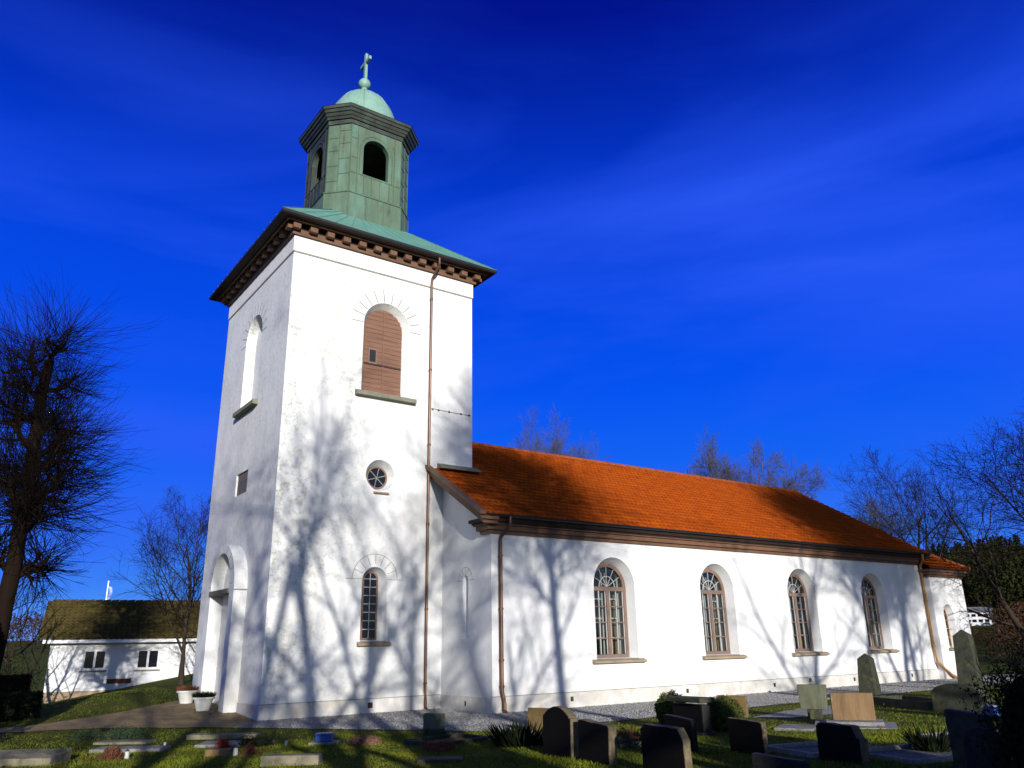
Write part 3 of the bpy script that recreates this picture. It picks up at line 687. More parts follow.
# --- west portal
mb = MB(); PX = -.42
outer = arch2(DC, -.5, 3.75, 1.52)
hole = arch2(DC, -.45, 3.95, 1.04)
hin = arch2(DC, -.45, 3.95, 1.0)
wall(mb, (PX, 0, 0), WU, WN_, outer, [(hole, hin, .85)])
for i in range(len(outer)):
    j = (i + 1) % len(outer)
    mb.face([P3((PX, 0, 0), WU, WN_, *outer[i]), P3((PX, 0, 0), WU, WN_, *outer[j]), P3((PX, 0, 0), WU, WN_, *outer[j], .44), P3((PX, 0, 0), WU, WN_, *outer[i], .44)])
po = mb.build('portal', 'plaster', church)
mb = MB(); mb.box(PX - .05, .40, DC - 1.035, DC + 1.035, 3.66, 3.80); mb.build('lintel', 'sill_grey', po)
mb = MB(); mb.prism(to3((.40, 0, 0), WU, WN_, arch2(DC, 3.6, 3.95, 1.02), 0), (.05, 0, 0)); mb.build('tympanum', 'plaster', po)
mb = MB(); voussoirs(mb, (PX, 0, 0), WU, WN_, DC, 3.95, 1.04, 1.36, 8, w=.02, jit=0, seed=3, ring=False)
mb.box(PX - .02, .0, DC - 1.535, DC - 1.521, 3.72, 3.76); mb.build('arch_joints', 'incised', po)
mb = MB()
for k in range(8): y = DC - 1.02 + k * .255; mb.box(.38, .43, y + .006, y + .249, -.1, 3.655)
dr = mb.build('door', 'door', church)
mb = MB(); mb.tube([(.36, DC + .08, 1.3), (.31, DC + .08, 1.3), (.31, DC + .2, 1.28)], .018, 6); mb.lathe((.375, DC + .08, 1.3), [(.001, -.05), (.05, 0), (.001, .05)], 8); mb.build('door_handle', 'iron', dr)

# --- nave
NX0, NX1, NY0, NY1 = 5.98, 31.58, -3.0, 10.27
NH, EZ, RZ, RY = 5.30, 5.865, 9.99, 3.635
SL = (RZ - EZ) / (RY + 3.35)
NO, NU, NN = (0, NY0, 0), (1, 0, 0), (0, 1, 0)
WC = [11.12, 16.42, 21.73, 27.10]
mb = MB()
hs = [(arch2(c, 1.42, 3.83, .95), arch2(c, 1.46, 3.75, .86), .45) for c in WC]
wall(mb, NO, NU, NN, rect(NX0, NX1, -.4, 5.75), hs)
def zr(y): return EZ - .12 + SL * (y + 3.35 if y < RY else 2 * RY + 3.35 - y)
sl_o, sl_i = arch2(-1.48, 2.15, 3.95, .17, 10), arch2(-1.48, 2.15, 3.95, .11, 10)
wall(mb, (NX0, 0, 0), (0, 1, 0), (1, 0, 0), [(NY0, -.4), (-.001, -.4), (-.001, zr(0)), (NY0, zr(NY0))], [(sl_o, sl_i, .10)])
mb.prism(to3((NX0, 0, 0), (0, 1, 0), (1, 0, 0), sl_i, .10), (.02, 0, 0))
wall(mb, (NX0, 0, 0), (0, 1, 0), (1, 0, 0), [(B_ + .001, -.4), (NY1, -.4), (NY1, zr(NY1)), (B_ + .001, zr(B_))])
wall(mb, (NX1, 0, 0), (0, 1, 0), (-1, 0, 0), [(NY0, -.4), (NY1, -.4), (NY1, zr(NY1)), (RY, zr(RY)), (NY0, zr(NY0))])
wall(mb, (0, NY1, 0), (1, 0, 0), (0, -1, 0), rect(NX0, NX1, -.4, 5.75))
mb.build('nave_wall', 'plaster', church)
mb = MB(); voussoirs(mb, (NX0, 0, 0), (0, 1, 0), (1, 0, 0), -1.48, 3.95, .17, .42, 6, w=.014, jit=0, impost=.1); mb.build('arch_joints', 'incised', church)
mb = MB(); mb.box(NX0 - .04, NX1 - .0, NY0 - .04, NY0, -.4, .46); mb.box(NX0 - .04, NX0, NY0, -.041, -.4, .44)
mb.build('nave_plinth', 'plinth', church)
mb = MB(); mb.box(NX0 - .044, NX1, NY0 - .044, NY0 + .002, .462, .478); mb.build('plinth_joint', 'incised', church)
mb = MB(); mb.box(-.044, 5.935, -.044, .002, .422, .440); mb.build('plinth_joint', 'incised', church)
mb = MB()
for x in (9.0, 14.3, 19.2, 24.6, 29.2):
    mb = MB(); mb.box(x - .06, x + .06, NY0 - .048, NY0 - .036, .2, .34); mb.build('vent', 'iron', church)
mb = MB(); mb.box(NX0 - .048, NX0 - .036, -1.60, -1.52, .16, .30); mb.build('vent', 'iron', church)
# interior floor so that the rooms are dark below
mb = MB(); mb.box(NX0 + .05, NX1 - .05, NY0 + .5, NY1 - .5, .28, .32); mb.build('nave_floor', 'door', church)

def nave_window(c):
    O, U, N = NO, NU, NN
    mb = MB(); d = .37
    mb.ring(to3(O, U, N, arch2(c, 1.46, 3.75, .87), d), to3(O, U, N, arch2(c, 1.56, 3.75, .735), d), (0, .09, 0))
    mb.prism(to3(O, U, N, rect(c - .73, c + .73, 3.66, 3.80), d - .012), (0, .08, 0))
    mb.prism(to3(O, U, N, rect(c - .07, c + .07, 1.55, 3.66), d - .006), (0, .08, 0))
    for k in (1, 2, 3):
        z = 1.56 + k * .525
        for a, b in ((c - .73, c - .07), (c + .07, c + .73)): mb.prism(to3(O, U, N, rect(a, b, z - .018, z + .018), d + .014), (0, .04, 0))
    w = mb.build('window', 'frame', church)
    mb = MB()
    for sx in (-1, 1):
        mb.prism(to3(O, U, N, rect(*sorted((c + sx * .385, c + sx * .415)), 1.57, 3.655), d + .016), (0, .04, 0))
        for q in (.09, .70): mb.prism(to3(O, U, N, rect(*sorted((c + sx * q, c + sx * (q + .026))), 1.57, 3.655), d + .02), (0, .03, 0))
    for k in range(1, 6):
        a = math.pi * k / 6; cc = np.array((math.cos(a), math.sin(a))); t = np.array((-cc[1], cc[0])) * .009; b0 = np.array((c, 3.80))
        mb.prism(to3(O, U, N, [b0 + cc * .02 - t, b0 + cc * .68 - t, b0 + cc * .68 + t, b0 + cc * .02 + t], d + .02 + .001 * k), (0, .025, 0))
    for rr in (.36,):
        for k in range(14):
            a0, a1 = math.pi * k / 14, math.pi * (k + 1) / 14; f = lambda q, a: (c + q * math.cos(a), 3.80 + q * math.sin(a))
            mb.prism(to3(O, U, N, [f(rr - .013, a0), f(rr + .013, a0), f(rr + .013, a1), f(rr - .013, a1)], d + .018), (0, .025, 0))
    mb.build('glazing_bars', 'white_paint', w)
    mb = MB(); mb.face(to3(O, U, N, arch2(c, 1.5, 3.75, .76), d + .062)); mb.build('pane', 'glass', w)
    # inner sash of white wood and curtains
    mb = MB()
    for x in (c - .66, c - .08, c + .08, c + .66): mb.box(x - .03, x + .03, NY0 + .58, NY0 + .62, 1.5, 4.3)
    for z in (2.1, 2.75, 3.4, 3.75): mb.box(c - .69, c + .69, NY0 + .622, NY0 + .65, z - .025, z + .025)
    mb.build('inner_sash', 'white_paint', w)
    mb = MB()
    for (a, b) in ((c - .75, c - .42), (c + .22, c + .75)):
        n = 20; pts = [(a + (b - a) * i / n, NY0 + .74 + .03 * math.sin(i * 1.9)) for i in range(n + 1)]
        for i in range(n): mb.face([(*pts[i], 1.35), (*pts[i + 1], 1.35), (*pts[i + 1], 3.7), (*pts[i], 3.7)])
    mb.build('curtain', 'curtain', w)
    sill('sill', w, O, U, N, c - 1.16, c + 1.19, 1.30, 1.42, .16, 'sill')
for c in WC: nave_window(c)

# nave cornice with returns on the gable
mb = MB()
for (z0, z1, out) in ((5.30, 5.41, .08), (5.41, 5.56, .17), (5.56, 5.66, .24), (5.66, 5.77, .31)):
    mb.box(NX0 - out - .02, NX1 + out * .9, NY0 - out, NY0 + .002, z0, z1 - .003)
    mb.box(NX0 - out - .02, NX0 + .002, NY0 + .002, NY0 + .42 + out, z0, z1 - .003)
    mb.box(NX1 - .002, NX1 + out * .9, NY0 + .002, NY0 + .3 + out, z0, z1 - .003)
    mb.box(NX0 - out, NX1 + out * .9, NY1, NY1 + out, z0, z1 - .003)
nc = mb.build('nave_cornice', 'brown', church)
mb = MB()
for (z0, z1, out) in ((5.60, 5.66, .262), (5.66, 5.77, .335)):
    mb.box(NX0 - out - .02, NX1 + out * .9, NY0 - out, NY0 - .20, z0 + .001, z1 - .001)
    mb.box(NX0 - out - .02, NX0 - .20, NY0 - .198, NY0 + .44 + out, z0 + .001, z1 - .001)
mb.build('fascia_shade', 'dark_brown', nc)  # dark boards over the upper cornice: gutter shadow put into the colour
mb = MB()                                                     # half-round gutter
n = 10
for (x0, x1) in ((NX0 - .36, NX1 + .36),):
    pr = [(NY0 - .42 + .075 * math.cos(math.pi + math.pi * k / n), 5.86 + .085 * math.sin(math.pi + math.pi * k / n)) for k in range(n + 1)]
    pr += [(a + .0, b) for a, b in [(NY0 - .42 + .065 * math.cos(2 * math.pi - math.pi * k / n), 5.86 + .075 * math.sin(2 * math.pi - math.pi * k / n)) for k in range(n + 1)]]
    mb.prism([(x0, a, b) for a, b in pr], (x1 - x0, 0, 0))
mb.box(NX0 - .3, NX1 + .3, NY0 - .335, NY0 - .0, 5.772, 5.80)
mb.build('gutter', 'black_metal', church)
# raking cornice on the west gable: three stepped boards following the roof
mb = MB()
def rake(mb, x_out, x_in, top, bot, y0, y1):
    s0 = EZ + SL * (y0 + 3.35); s1 = EZ + SL * (y1 + 3.35)
    mb.prism([(x_out, y0, s0 - bot), (x_out, y1, s1 - bot), (x_out, y1, s1 - top), (x_out, y0, s0 - top)], (x_in - x_out, 0, 0))
for xo, top, bot, y0 in ((5.24, -.15, -.03, -3.52), (5.33, .035, .13, -3.46), (5.42, .19, .28, -3.40)): rake(mb, xo, 5.455 if top < -.1 else NX0 + .001, top, bot, y0, -.003)
rk = mb.build('raking_cornice', 'brown', church)
mb = MB()
for xo, top, bot, y0 in ((5.45, -.029, .034, -3.4), (5.53, .131, .189, -3.3), (5.66, .281, .36, -3.1)): rake(mb, xo, NX0 + .001, top, bot, y0, -.003)
mb.build('shadow_gap', 'black_metal', rk)
mb = MB(); rake(mb, 31.95, NX1 - .001, -.02, .25, -3.4, RY)
mb.build('east_verge', 'dark_brown', church)
mb = MB(); mb.prism([(5.72, -.33, 7.86), (7.42, -.33, 7.86), (7.42, 0.0, 8.0), (7.42, 0.0, 8.10), (5.72, 0, 8.10), (5.72, -.33, 7.93)][:0] or [(5.72, -.34, 7.87), (5.72, -.34, 7.95), (5.72, .0, 8.10), (5.72, .0, 7.9)], (1.66, 0, 0)); mb.build('stone_ledge', 'sill_grey', church, bevel=.02)

def pantiles(name, O, U, Vd, W, L, m, parent, tw=.23, tl=.36, amp=.028, sub=6, seed=1):
    """rows of S-shaped pantiles, each row lipped over the one below"""
    O, U, Vd = np.array(O, float), unit(np.array(U, float)), unit(np.array(Vd, float)); N = np.cross(U, Vd)
    rg = np.random.default_rng(seed)
    nt = int(round(W / tw)); nr = int(round(L / tl)); tw = W / nt; tl = L / nr
    nc_ = nt * sub + 1; u = np.linspace(0, W, nc_); ph = (np.arange(nc_) % sub) / sub
    wave = amp * (0.55 + 0.45 * np.sin(2 * np.pi * ph - .6)) + amp * .7 * np.exp(-((ph - .12) / .12) ** 2)
    Vs, Fs, T = [], [], []; base = 0
    for j in range(nr):
        jit = np.repeat(rg.normal(0, .004, nt), sub); jit = np.append(jit, jit[-1])
        v0 = j * tl - .035 + np.repeat(rg.normal(0, .005, nt), sub).tolist().__len__() * 0 + np.append(np.repeat(rg.normal(0, .006, nt), sub), 0)
        rowA = O + np.outer(u, U) + np.outer(v0, Vd) + np.outer(wave + .002 + jit, N)
        rowB = O + np.outer(u, U) + np.outer(v0, Vd) + np.outer(wave + .055 + jit, N)
        rowC = O + np.outer(u, U) + np.outer(np.full(nc_, (j + 1) * tl), Vd) + np.outer(wave + .004 + jit, N)
        Vs += [rowA, rowB, rowC]
        k = np.arange(nc_ - 1)
        Fs.append(np.stack([base + k, base + k + 1, base + nc_ + k + 1, base + nc_ + k], 1)); Fs.append(np.stack([base + nc_ + k, base + nc_ + k + 1, base + 2 * nc_ + k + 1, base + 2 * nc_ + k], 1))
        t = np.clip(rg.normal(.18, .22, nt), 0, .85); t = np.repeat(t, sub); lip_shade = np.clip(rg.normal(.55, .18, nt * sub), 0, 1) * (np.tile(np.arange(sub), nt) % sub < sub * .72) + .12; T += [np.clip(lip_shade, 0, 1), t]  # lip faces darkened: shade of the gaps under the tiles as colour
        base += 3 * nc_
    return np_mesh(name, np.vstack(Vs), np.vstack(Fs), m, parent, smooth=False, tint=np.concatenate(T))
RL = math.hypot(RY + 3.42, SL * (RY + 3.42))
RX0, RX1 = 5.46, 31.98
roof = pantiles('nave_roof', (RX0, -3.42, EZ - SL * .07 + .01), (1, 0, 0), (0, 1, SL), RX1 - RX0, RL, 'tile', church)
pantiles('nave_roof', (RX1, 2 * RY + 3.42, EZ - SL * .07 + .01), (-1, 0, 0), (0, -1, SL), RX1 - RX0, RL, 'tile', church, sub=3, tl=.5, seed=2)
mb = MB()
k = 0; x = 7.2
while x < RX1:
    x2 = min(x + .40, RX1); r_ = .115
    pr = [(RY + (r_ + .02) * math.cos(a), RZ + .03 + r_ * math.sin(a)) for a in np.linspace(-.25, math.pi + .25, 9)]
    mb.prism([(x, a, b) for a, b in pr], (x2 - x - .0, 0, 0)); mb.prism([(x - .01, RY + (r_ + .035) * math.cos(a), RZ + .03 + (r_ + .015) * math.sin(a)) for a in np.linspace(-.2, math.pi + .2, 9)], (.06, 0, 0))
    x += .40
mb.build('ridge_tiles', 'ridge', roof)
# downpipe at the south-west corner, with swan neck
mb = MB(); mb.tube([(6.42, -3.44, 5.80), (6.42, -3.44, 5.58), (6.40, -3.42, 5.50), (6.27, -3.16, 5.22), (6.25, -3.13, 5.1), (6.25, -3.12, 3), (6.25, -3.12, .62), (6.28, -3.15, .45), (6.30, -3.17, .30), (6.28, -3.20, .1), (6.26, -3.3, .04)], .06, 10)
for z in (4.6, 3.0, 1.5, .75): mb.lathe((6.25, -3.12, z), [(.08, -.03), (.08, .03)], 10)
mb.build('downpipe', 'copper_pipe', church)
mb = MB(); mb.tube([(31.2, -3.42, 5.80), (31.25, -3.40, 5.55), (31.38, -3.15, 5.25), (31.42, -3.10, 5.0), (31.42, -3.10, 1.4), (31.44, -3.14, .8), (31.60, -3.42, .40), (31.9, -3.50, .18), (32.2, -3.55, .08)], .065, 10)
mb.lathe((31.42, -3.10, 1.5), [(.09, -.03), (.09, .03)], 10); mb.lathe((31.42, -3.10, 3.6), [(.09, -.03), (.09, .03)], 10)
mb.build('downpipe', 'ochre_pipe', church)

# --- chancel block at the east end
CY0, CY1, CX1, CZ1 = -3.35, 10.62, 34.76, 4.73
mb = MB()
cw_o, cw_i = arch2(32.88, 1.40, 2.98, .46), arch2(32.88, 1.42, 2.96, .36)
wall(mb, (0, CY0, 0), (1, 0, 0), (0, 1, 0), rect(NX1 + .002, CX1, -.4, CZ1 + .3), [(cw_o, cw_i, .34)])
wall(mb, (NX1 + .002, 0, 0), (0, 1, 0), (1, 0, 0), rect(CY0, NY0, -.4, CZ1 + .3))
wall(mb, (CX1, 0, 0), (0, 1, 0), (-1, 0, 0), rect(CY0, CY1, -.4, CZ1 + .3))
wall(mb, (0, CY1, 0), (1, 0, 0), (0, -1, 0), rect(NX1 + .002, CX1, -.4, CZ1 + .3))
mb.build('chancel_wall', 'plaster', church)
mb = MB(); mb.box(NX1 - .03, CX1 + .04, CY0 - .04, CY0, -.4, .47); mb.build('chancel_plinth', 'plinth', church)
mb = MB()
for (z0, z1, out) in ((4.73, 4.84, .08), (4.84, 4.97, .17), (4.97, 5.08, .26)):
    mb.box(NX1 - out, CX1 + out, CY0 - out, CY0 + .002, z0, z1 - .003); mb.box(CX1 - .002, CX1 + out, CY0 + .002, CY1 + out, z0, z1 - .003)
    mb.box(NX1 - out, NX1 + .0, CY0 + .002, NY0 - .002, z0, z1 - .003)
mb.build('chancel_cornice', 'brown', church)
mb = MB(); mb.box(NX1 - .30, CX1 + .33, CY0 - .33, CY0 + .0, 5.083, 5.13); mb.box(CX1 + .0, CX1 + .33, CY0 + .002, CY1 + .33, 5.083, 5.13); mb.build('chancel_eave', 'black_metal', church)
# hipped roof: eave square up to a ridge against the nave gable
mb = MB(); ey = CY0 - .36; ex = CX1 + .36; rise = .62
hx = ex - 3.1; top = 5.14 + 3.1 * rise
mb.face([(NX1 - .32, ey, 5.14), (ex, ey, 5.14), (hx, ey + 3.1, top), (NX1 - .32, ey + 3.1, top)])
mb.face([(ex, ey, 5.14), (ex, CY1 + .36, 5.14), (hx, CY1 + .36 - 3.1, top), (hx, ey + 3.1, top)])
mb.face([(ex, CY1 + .36, 5.14), (NX1 - .32, CY1 + .36, 5.14), (NX1 - .32, CY1 - 2.74, top), (hx, CY1 - 2.74, top)])
mb.face([(NX1 - .32, ey + 3.1, top), (hx, ey + 3.1, top), (hx, CY1 - 2.74, top), (NX1 - .32, CY1 - 2.74, top)])
cro = mb.build('chancel_roof', 'tile', church)
# tile courses on the south slope, cut along the hip
rows = 10; Vs = []; mbt = MB()
for j in range(rows):
    a0 = j / rows; xa, xb = NX1 - .32, ex - 3.1 * a0 - .12
    y0_, z0_ = ey + 3.1 * a0, 5.14 + 3.1 * rise * a0
    y1_, z1_ = ey + 3.1 * (a0 + 1 / rows), 5.14 + 3.1 * rise * (a0 + 1 / rows)
    nt = int((xb - xa) / .23)
    for k in range(nt):
        x0 = xa + k * .23
        if x0 + .23 > ex - 3.1 * (a0 + 1 / rows): continue
        mbt.face([(x0, y0_ - .02, z0_ + .06), (x0 + .11, y0_ - .02, z0_ + .085), (x0 + .11, y1_, z1_ + .045), (x0, y1_, z1_ + .02)])
        mbt.face([(x0 + .11, y0_ - .02, z0_ + .085), (x0 + .22, y0_ - .02, z0_ + .05), (x0 + .22, y1_, z1_ + .015), (x0 + .11, y1_, z1_ + .045)])
mbt.build('tile_courses', 'tile', cro)
mb = MB(); mb.tube([(ex, ey, 5.18), (hx, ey + 3.1, top + .04)], .09, 8); mb.build('hip_tiles', 'ridge', cro)
mb = MB(); mb.ring(to3((0, CY0, 0), NU, NN, arch2(32.88, 1.42, 2.96, .358), .28), to3((0, CY0, 0), NU, NN, arch2(32.88, 1.50, 2.96, .29), .28), (0, .08, 0)); mb.prism(to3((0, CY0, 0), NU, NN, rect(32.85, 32.91, 1.5, 3.24), .285), (0, .06, 0))
cw = mb.build('window', 'ochre_pipe', church)
mb = MB()
for z in (1.9, 2.3, 2.7, 3.0): mb.prism(to3((0, CY0, 0), NU, NN, rect(32.59, 33.17, z - .012, z + .012), .30), (0, .03, 0))
mb.build('glazing_bars', 'white_paint', cw)
mb = MB(); mb.prism(to3((0, CY0, 0), NU, NN, arch2(32.88, 1.46, 2.96, .295), .335), (0, .008, 0)); mb.build('pane', 'dark_glass', cw)
sill('sill', cw, (0, CY0, 0), NU, NN, 32.28, 33.45, 1.28, 1.40, .12, 'sill_grey')

# ------------------------------------------------------------------ parish hall, left
hall = thing('parish_hall', 'low white rendered hall with mossy tiled roof beyond the tower', 'building', (-2.80, 23.5, -.5), R(-9))
HX, HY, HZ = -2.75, 23.5, -.5
def L3(x0, x1, y0, y1, z0, z1): return (x0 - HX, x1 - HX, y0 - HY, y1 - HY, z0 - HZ, z1 - HZ)
mb = MB()
O = (-HX, 0, -HZ)
h1, h2_ = rect(-1.19, -.19, 1.08, 1.98), rect(1.29, 2.31, 1.05, 1.96)
wall(mb, O, (1, 0, 0), (0, 1, 0), rect(-2.75, 4.75, .05, 2.6), [(h1, h1, .10), (h2_, h2_, .10)])
wall(mb, (0, -HY, -HZ), (0, 1, 0), (1, 0, 0), [(23.5, .05), (31.5, .05), (31.5, 2.6), (27.5, 4.55), (23.5, 2.55)])
wall(mb, (4.75 - HX, -HY, -HZ), (0, 1, 0), (-1, 0, 0), [(23.5, .05), (31.5, .05), (31.5, 2.6), (27.5, 4.55), (23.5, 2.55)])
wall(mb, (-HX, 8, -HZ), (1, 0, 0), (0, -1, 0), rect(-2.75, 4.75, .05, 2.6))
mb.build('hall_wall', 'hall_wall', hall)
mb = MB(); mb.box(*L3(-2.72, 4.72, 23.53, 31.4, -1.4, .05)); mb.build('hall_plinth', 'hall_plinth', hall)
for (a, b, c, d) in ((-1.19, -.19, 1.08, 1.98), (1.29, 2.31, 1.05, 1.96)):
    mb = MB(); mb.ring(to3(O, (1, 0, 0), (0, 1, 0), rect(a - .06, b + .06, c - .06, d + .06), -.02), to3(O, (1, 0, 0), (0, 1, 0), rect(a + .05, b - .05, c + .05, d - .05), -.02), (0, .07, 0))
    m_ = (a + b) / 2; mb.prism(to3(O, (1, 0, 0), (0, 1, 0), rect(m_ - .055, m_ + .055, c + .03, d - .03), -.015), (0, .06, 0))
    w = mb.build('window', 'white_trim', hall)
    mb = MB(); mb.prism(to3(O, (1, 0, 0), (0, 1, 0), rect(a, b, c, d), .07), (0, .01, 0)); mb.build('pane', 'dark_glass', w)
    mb = MB(); mb.prism(to3(O, (1, 0, 0), (0, 1, 0), rect(a - .12, b + .12, c - .14, c - .07), -.06), (0, .07, 0)); mb.build('sill', 'stone_grey', w)
mb = MB(); mb.prism(to3(O, (1, 0, 0), (0, 1, 0), rect(-.02, 1.12, .35, .58), -.02), (0, .03, 0)); mb.build('hatch', 'rust_wood', hall)
HS = (4.56 - 2.52) / (27.5 - 23.1)
hl = math.hypot(4.4, 4.4 * HS)
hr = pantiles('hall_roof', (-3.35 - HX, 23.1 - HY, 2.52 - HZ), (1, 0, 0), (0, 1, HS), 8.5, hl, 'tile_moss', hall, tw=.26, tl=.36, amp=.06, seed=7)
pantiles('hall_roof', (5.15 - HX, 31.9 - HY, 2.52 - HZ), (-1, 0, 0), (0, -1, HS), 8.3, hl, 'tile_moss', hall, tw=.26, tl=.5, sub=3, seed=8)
mb = MB()
for k in range(20): mb.tube([(-3.15 + k * .415 - HX, 4.0, 4.58 - HZ), (-3.15 + (k + 1) * .415 - .02 - HX, 4.0, 4.60 - HZ)], [.10, .115], 8)
mb.build('ridge_tiles', 'tile_moss', hr)
mb = MB(); mb.box(*L3(-3.1, 5.1, 23.08, 23.12, 2.34, 2.50)); mb.build('eave_board', 'white_trim', hall)
mb = MB(); mb.box(*L3(-3.05, 5.05, 23.13, 23.49, 2.36, 2.40)); mb.prism([(-3.32 - HX, -.42, 2.36 - HZ), (-3.32 - HX, 4.0, 4.46 - HZ), (-3.32 - HX, 4.0, 4.56 - HZ), (-3.32 - HX, -.42, 2.48 - HZ)], (.05, 0, 0)); mb.build('soffit', 'dark_brown', hall)
mb = MB(); mb.tube([(3.6 - HX, -.30, 2.38 - HZ), (3.5 - HX, -.1, 2.2 - HZ), (3.42 - HX, -.08, 1.0 - HZ), (3.40 - HX, -.08, .3 - HZ)], .06, 8); mb.build('downpipe', 'dark_brown', hall)

# flagpole behind the hall
fp = thing('flagpole', 'slim white flagpole rising behind the mossy hall roof', 'flagpole', (1.85, 38.5, G(1.85, 38.5)))
mb = MB(); mb.tube([(0, 0, 0), (0, 0, 6.1)], [.08, .045], 10); mb.lathe((0, 0, 6.15), [(.02, -.07), (.08, 0), (.02, .08)], 10); mb.build('pole', 'white_trim', fp)
mb = MB()
pts = [(.05 + .10 * math.sin(i * .9), .04 * math.cos(i * 1.3), 5.85 - i * .22) for i in range(8)]
for i in range(7):
    w0, w1 = .22 * (1 - i / 9), .22 * (1 - (i + 1) / 9); a, b = pts[i], pts[i + 1]
    mb.prism([(a[0], a[1], a[2]), (a[0] + w0, a[1] + .03, a[2] - .05), (b[0] + w1, b[1] + .03, b[2] - .05), (b[0], b[1], b[2])], (0, .012, 0))
mb.build('pennant', 'pennant', fp)

# ------------------------------------------------------------------ trees
def tubes_mesh(levels, name, m, parent):
    """levels: list of (pts (N,n,3), rad (N,n), sides)"""
    Vs, Fs = [], []; base = 0
    for pts, rad, k in levels:
        N, n, _ = pts.shape
        t = np.empty_like(pts); t[:, 1:-1] = pts[:, 2:] - pts[:, :-2]; t[:, 0] = pts[:, 1] - pts[:, 0]; t[:, -1] = pts[:, -1] - pts[:, -2]
        t /= np.linalg.norm(t, axis=2, keepdims=True) + 1e-9
        ref = np.where(np.abs(t[..., 2:3]) < .9, np.array((0, 0, 1.0)), np.array((1.0, 0, 0)))
        a = np.cross(t, ref); a /= np.linalg.norm(a, axis=2, keepdims=True) + 1e-9; b = np.cross(t, a)
        an = 2 * np.pi * np.arange(k) / k
        ring = pts[:, :, None] + rad[:, :, None, None] * (np.cos(an)[None, None, :, None] * a[:, :, None] + np.sin(an)[None, None, :, None] * b[:, :, None])
        Vs.append(ring.reshape(-1, 3))
        ii, jj, kk = np.meshgrid(np.arange(N), np.arange(n - 1), np.arange(k), indexing='ij'); k2 = (kk + 1) % k
        f = lambda i, j, q: base + (i * n + j) * k + q
        Fs.append(np.stack([f(ii, jj, kk), f(ii, jj, k2), f(ii, jj + 1, k2), f(ii, jj + 1, kk)], -1).reshape(-1, 4))
        base += N * n * k
    return np_mesh(name, np.vstack(Vs), np.vstack(Fs), m, parent, smooth=True)

def branch_levels(rg, H, r0, spec, lean=(0, 0, 1), start=None):
    """level by level growth; spec: list of dict(n, wob, up, kids, t0, ang, lr, rr, taper, sides)"""
    P = np.zeros((1, 3)) if start is None else np.array([start], float); D = np.array([unit(np.array(lean, float))]); Rr = np.array([r0]); L = np.array([H])
    out = []
    for li, s in enumerate(spec):
        n = s['n']; N = len(P)
        pts = np.zeros((N, n + 1, 3)); dr = np.zeros((N, n + 1, 3)); pts[:, 0] = P; d = D.copy(); dr[:, 0] = d
        for i in range(n):
            d = d + rg.normal(0, s['wob'], (N, 3)) + np.array((0, 0, s['up'])); d /= np.linalg.norm(d, axis=1, keepdims=True)
            pts[:, i + 1] = pts[:, i] + d * (L / n)[:, None]; dr[:, i + 1] = d
        tt = np.linspace(0, 1, n + 1)
        rad = Rr[:, None] * (1 - (1 - s['taper']) * tt ** s.get('tp', 1.0))[None]
        if li == 0: rad[:, 0] *= 1.35
        out.append((pts, rad, s['sides']))
        if li == len(spec) - 1: break
        k = s['kids']; t0 = s['t0']
        j = np.arange(k)[None] ; t = t0 + (1 - t0) * (j + rg.random((N, k))) / k
        t = np.clip(t, 0, .999); x = t * n; i0 = x.astype(int); fr = (x - i0)[..., None]
        idx = np.arange(N)[:, None]
        pc = pts[idx, i0] * (1 - fr) + pts[idx, i0 + 1] * fr; dc = dr[idx, np.minimum(i0 + 1, n)]
        az = rg.random((N, 1)) * 6.283 + j * 2.39996 + rg.normal(0, .35, (N, k))
        ref = np.where(np.abs(dc[..., 2:3]) < .9, np.array((0, 0, 1.0)), np.array((1.0, 0, 0)))
        a = np.cross(dc, ref); a /= np.linalg.norm(a, axis=2, keepdims=True); b = np.cross(dc, a)
        ang = np.radians(s['ang']) * rg.uniform(.7, 1.25, (N, k))
        nd = dc * np.cos(ang)[..., None] + (a * np.cos(az)[..., None] + b * np.sin(az)[..., None]) * np.sin(ang)[..., None]
        rl = Rr[:, None] * (1 - (1 - s['taper']) * t ** s.get('tp', 1.0))
        Lc = L[:, None] * s['lr'] * (1.15 - s.get('ls', .55) * t) * rg.uniform(.7, 1.25, (N, k))
        P = pc.reshape(-1, 3); D = nd.reshape(-1, 3); Rr = np.maximum(rl * s['rr'], s.get('rmin', .006)).reshape(-1); L = Lc.reshape(-1)
    return out

def lv(n, wob, up, kids=0, t0=.3, ang=45, lr=.6, rr=.6, taper=.4, sides=3, **k):
    return dict(n=n, wob=wob, up=up, kids=kids, t0=t0, ang=ang, lr=lr, rr=rr, taper=taper, sides=sides, **k)
def broad_spec(k=(7, 6, 6, 6), twig=.007, wid=50):
    return [lv(8, .05, .02, k[0], .28, wid, .62, .55, .35, 10), lv(7, .10, .06, k[1], .22, 42, .52, .55, .3, 7), lv(5, .13, .05, k[2], .18, 42, .55, .55, .35, 5),
            lv(4, .15, .04, k[3], .15, 42, .62, .55, .4, 3, rmin=twig), lv(3, .14, .03, 0, taper=.5, sides=3)]
def make_tree(name, label, cat, loc, seed, H, r0, spec, bark, twig, split=2, group=None, rz=0.0, lean=(0, 0, 1)):
    rg = np.random.default_rng(seed)
    out = branch_levels(rg, H, r0, spec, lean)
    t = thing(name, label, cat, loc, rz, group)
    tubes_mesh(out[:split], 'trunk', bark, t); tubes_mesh(out[split:], 'crown', twig, t)
    return t
def gl(x, y, dz=0.0): return (x, y, G(x, y) + dz)

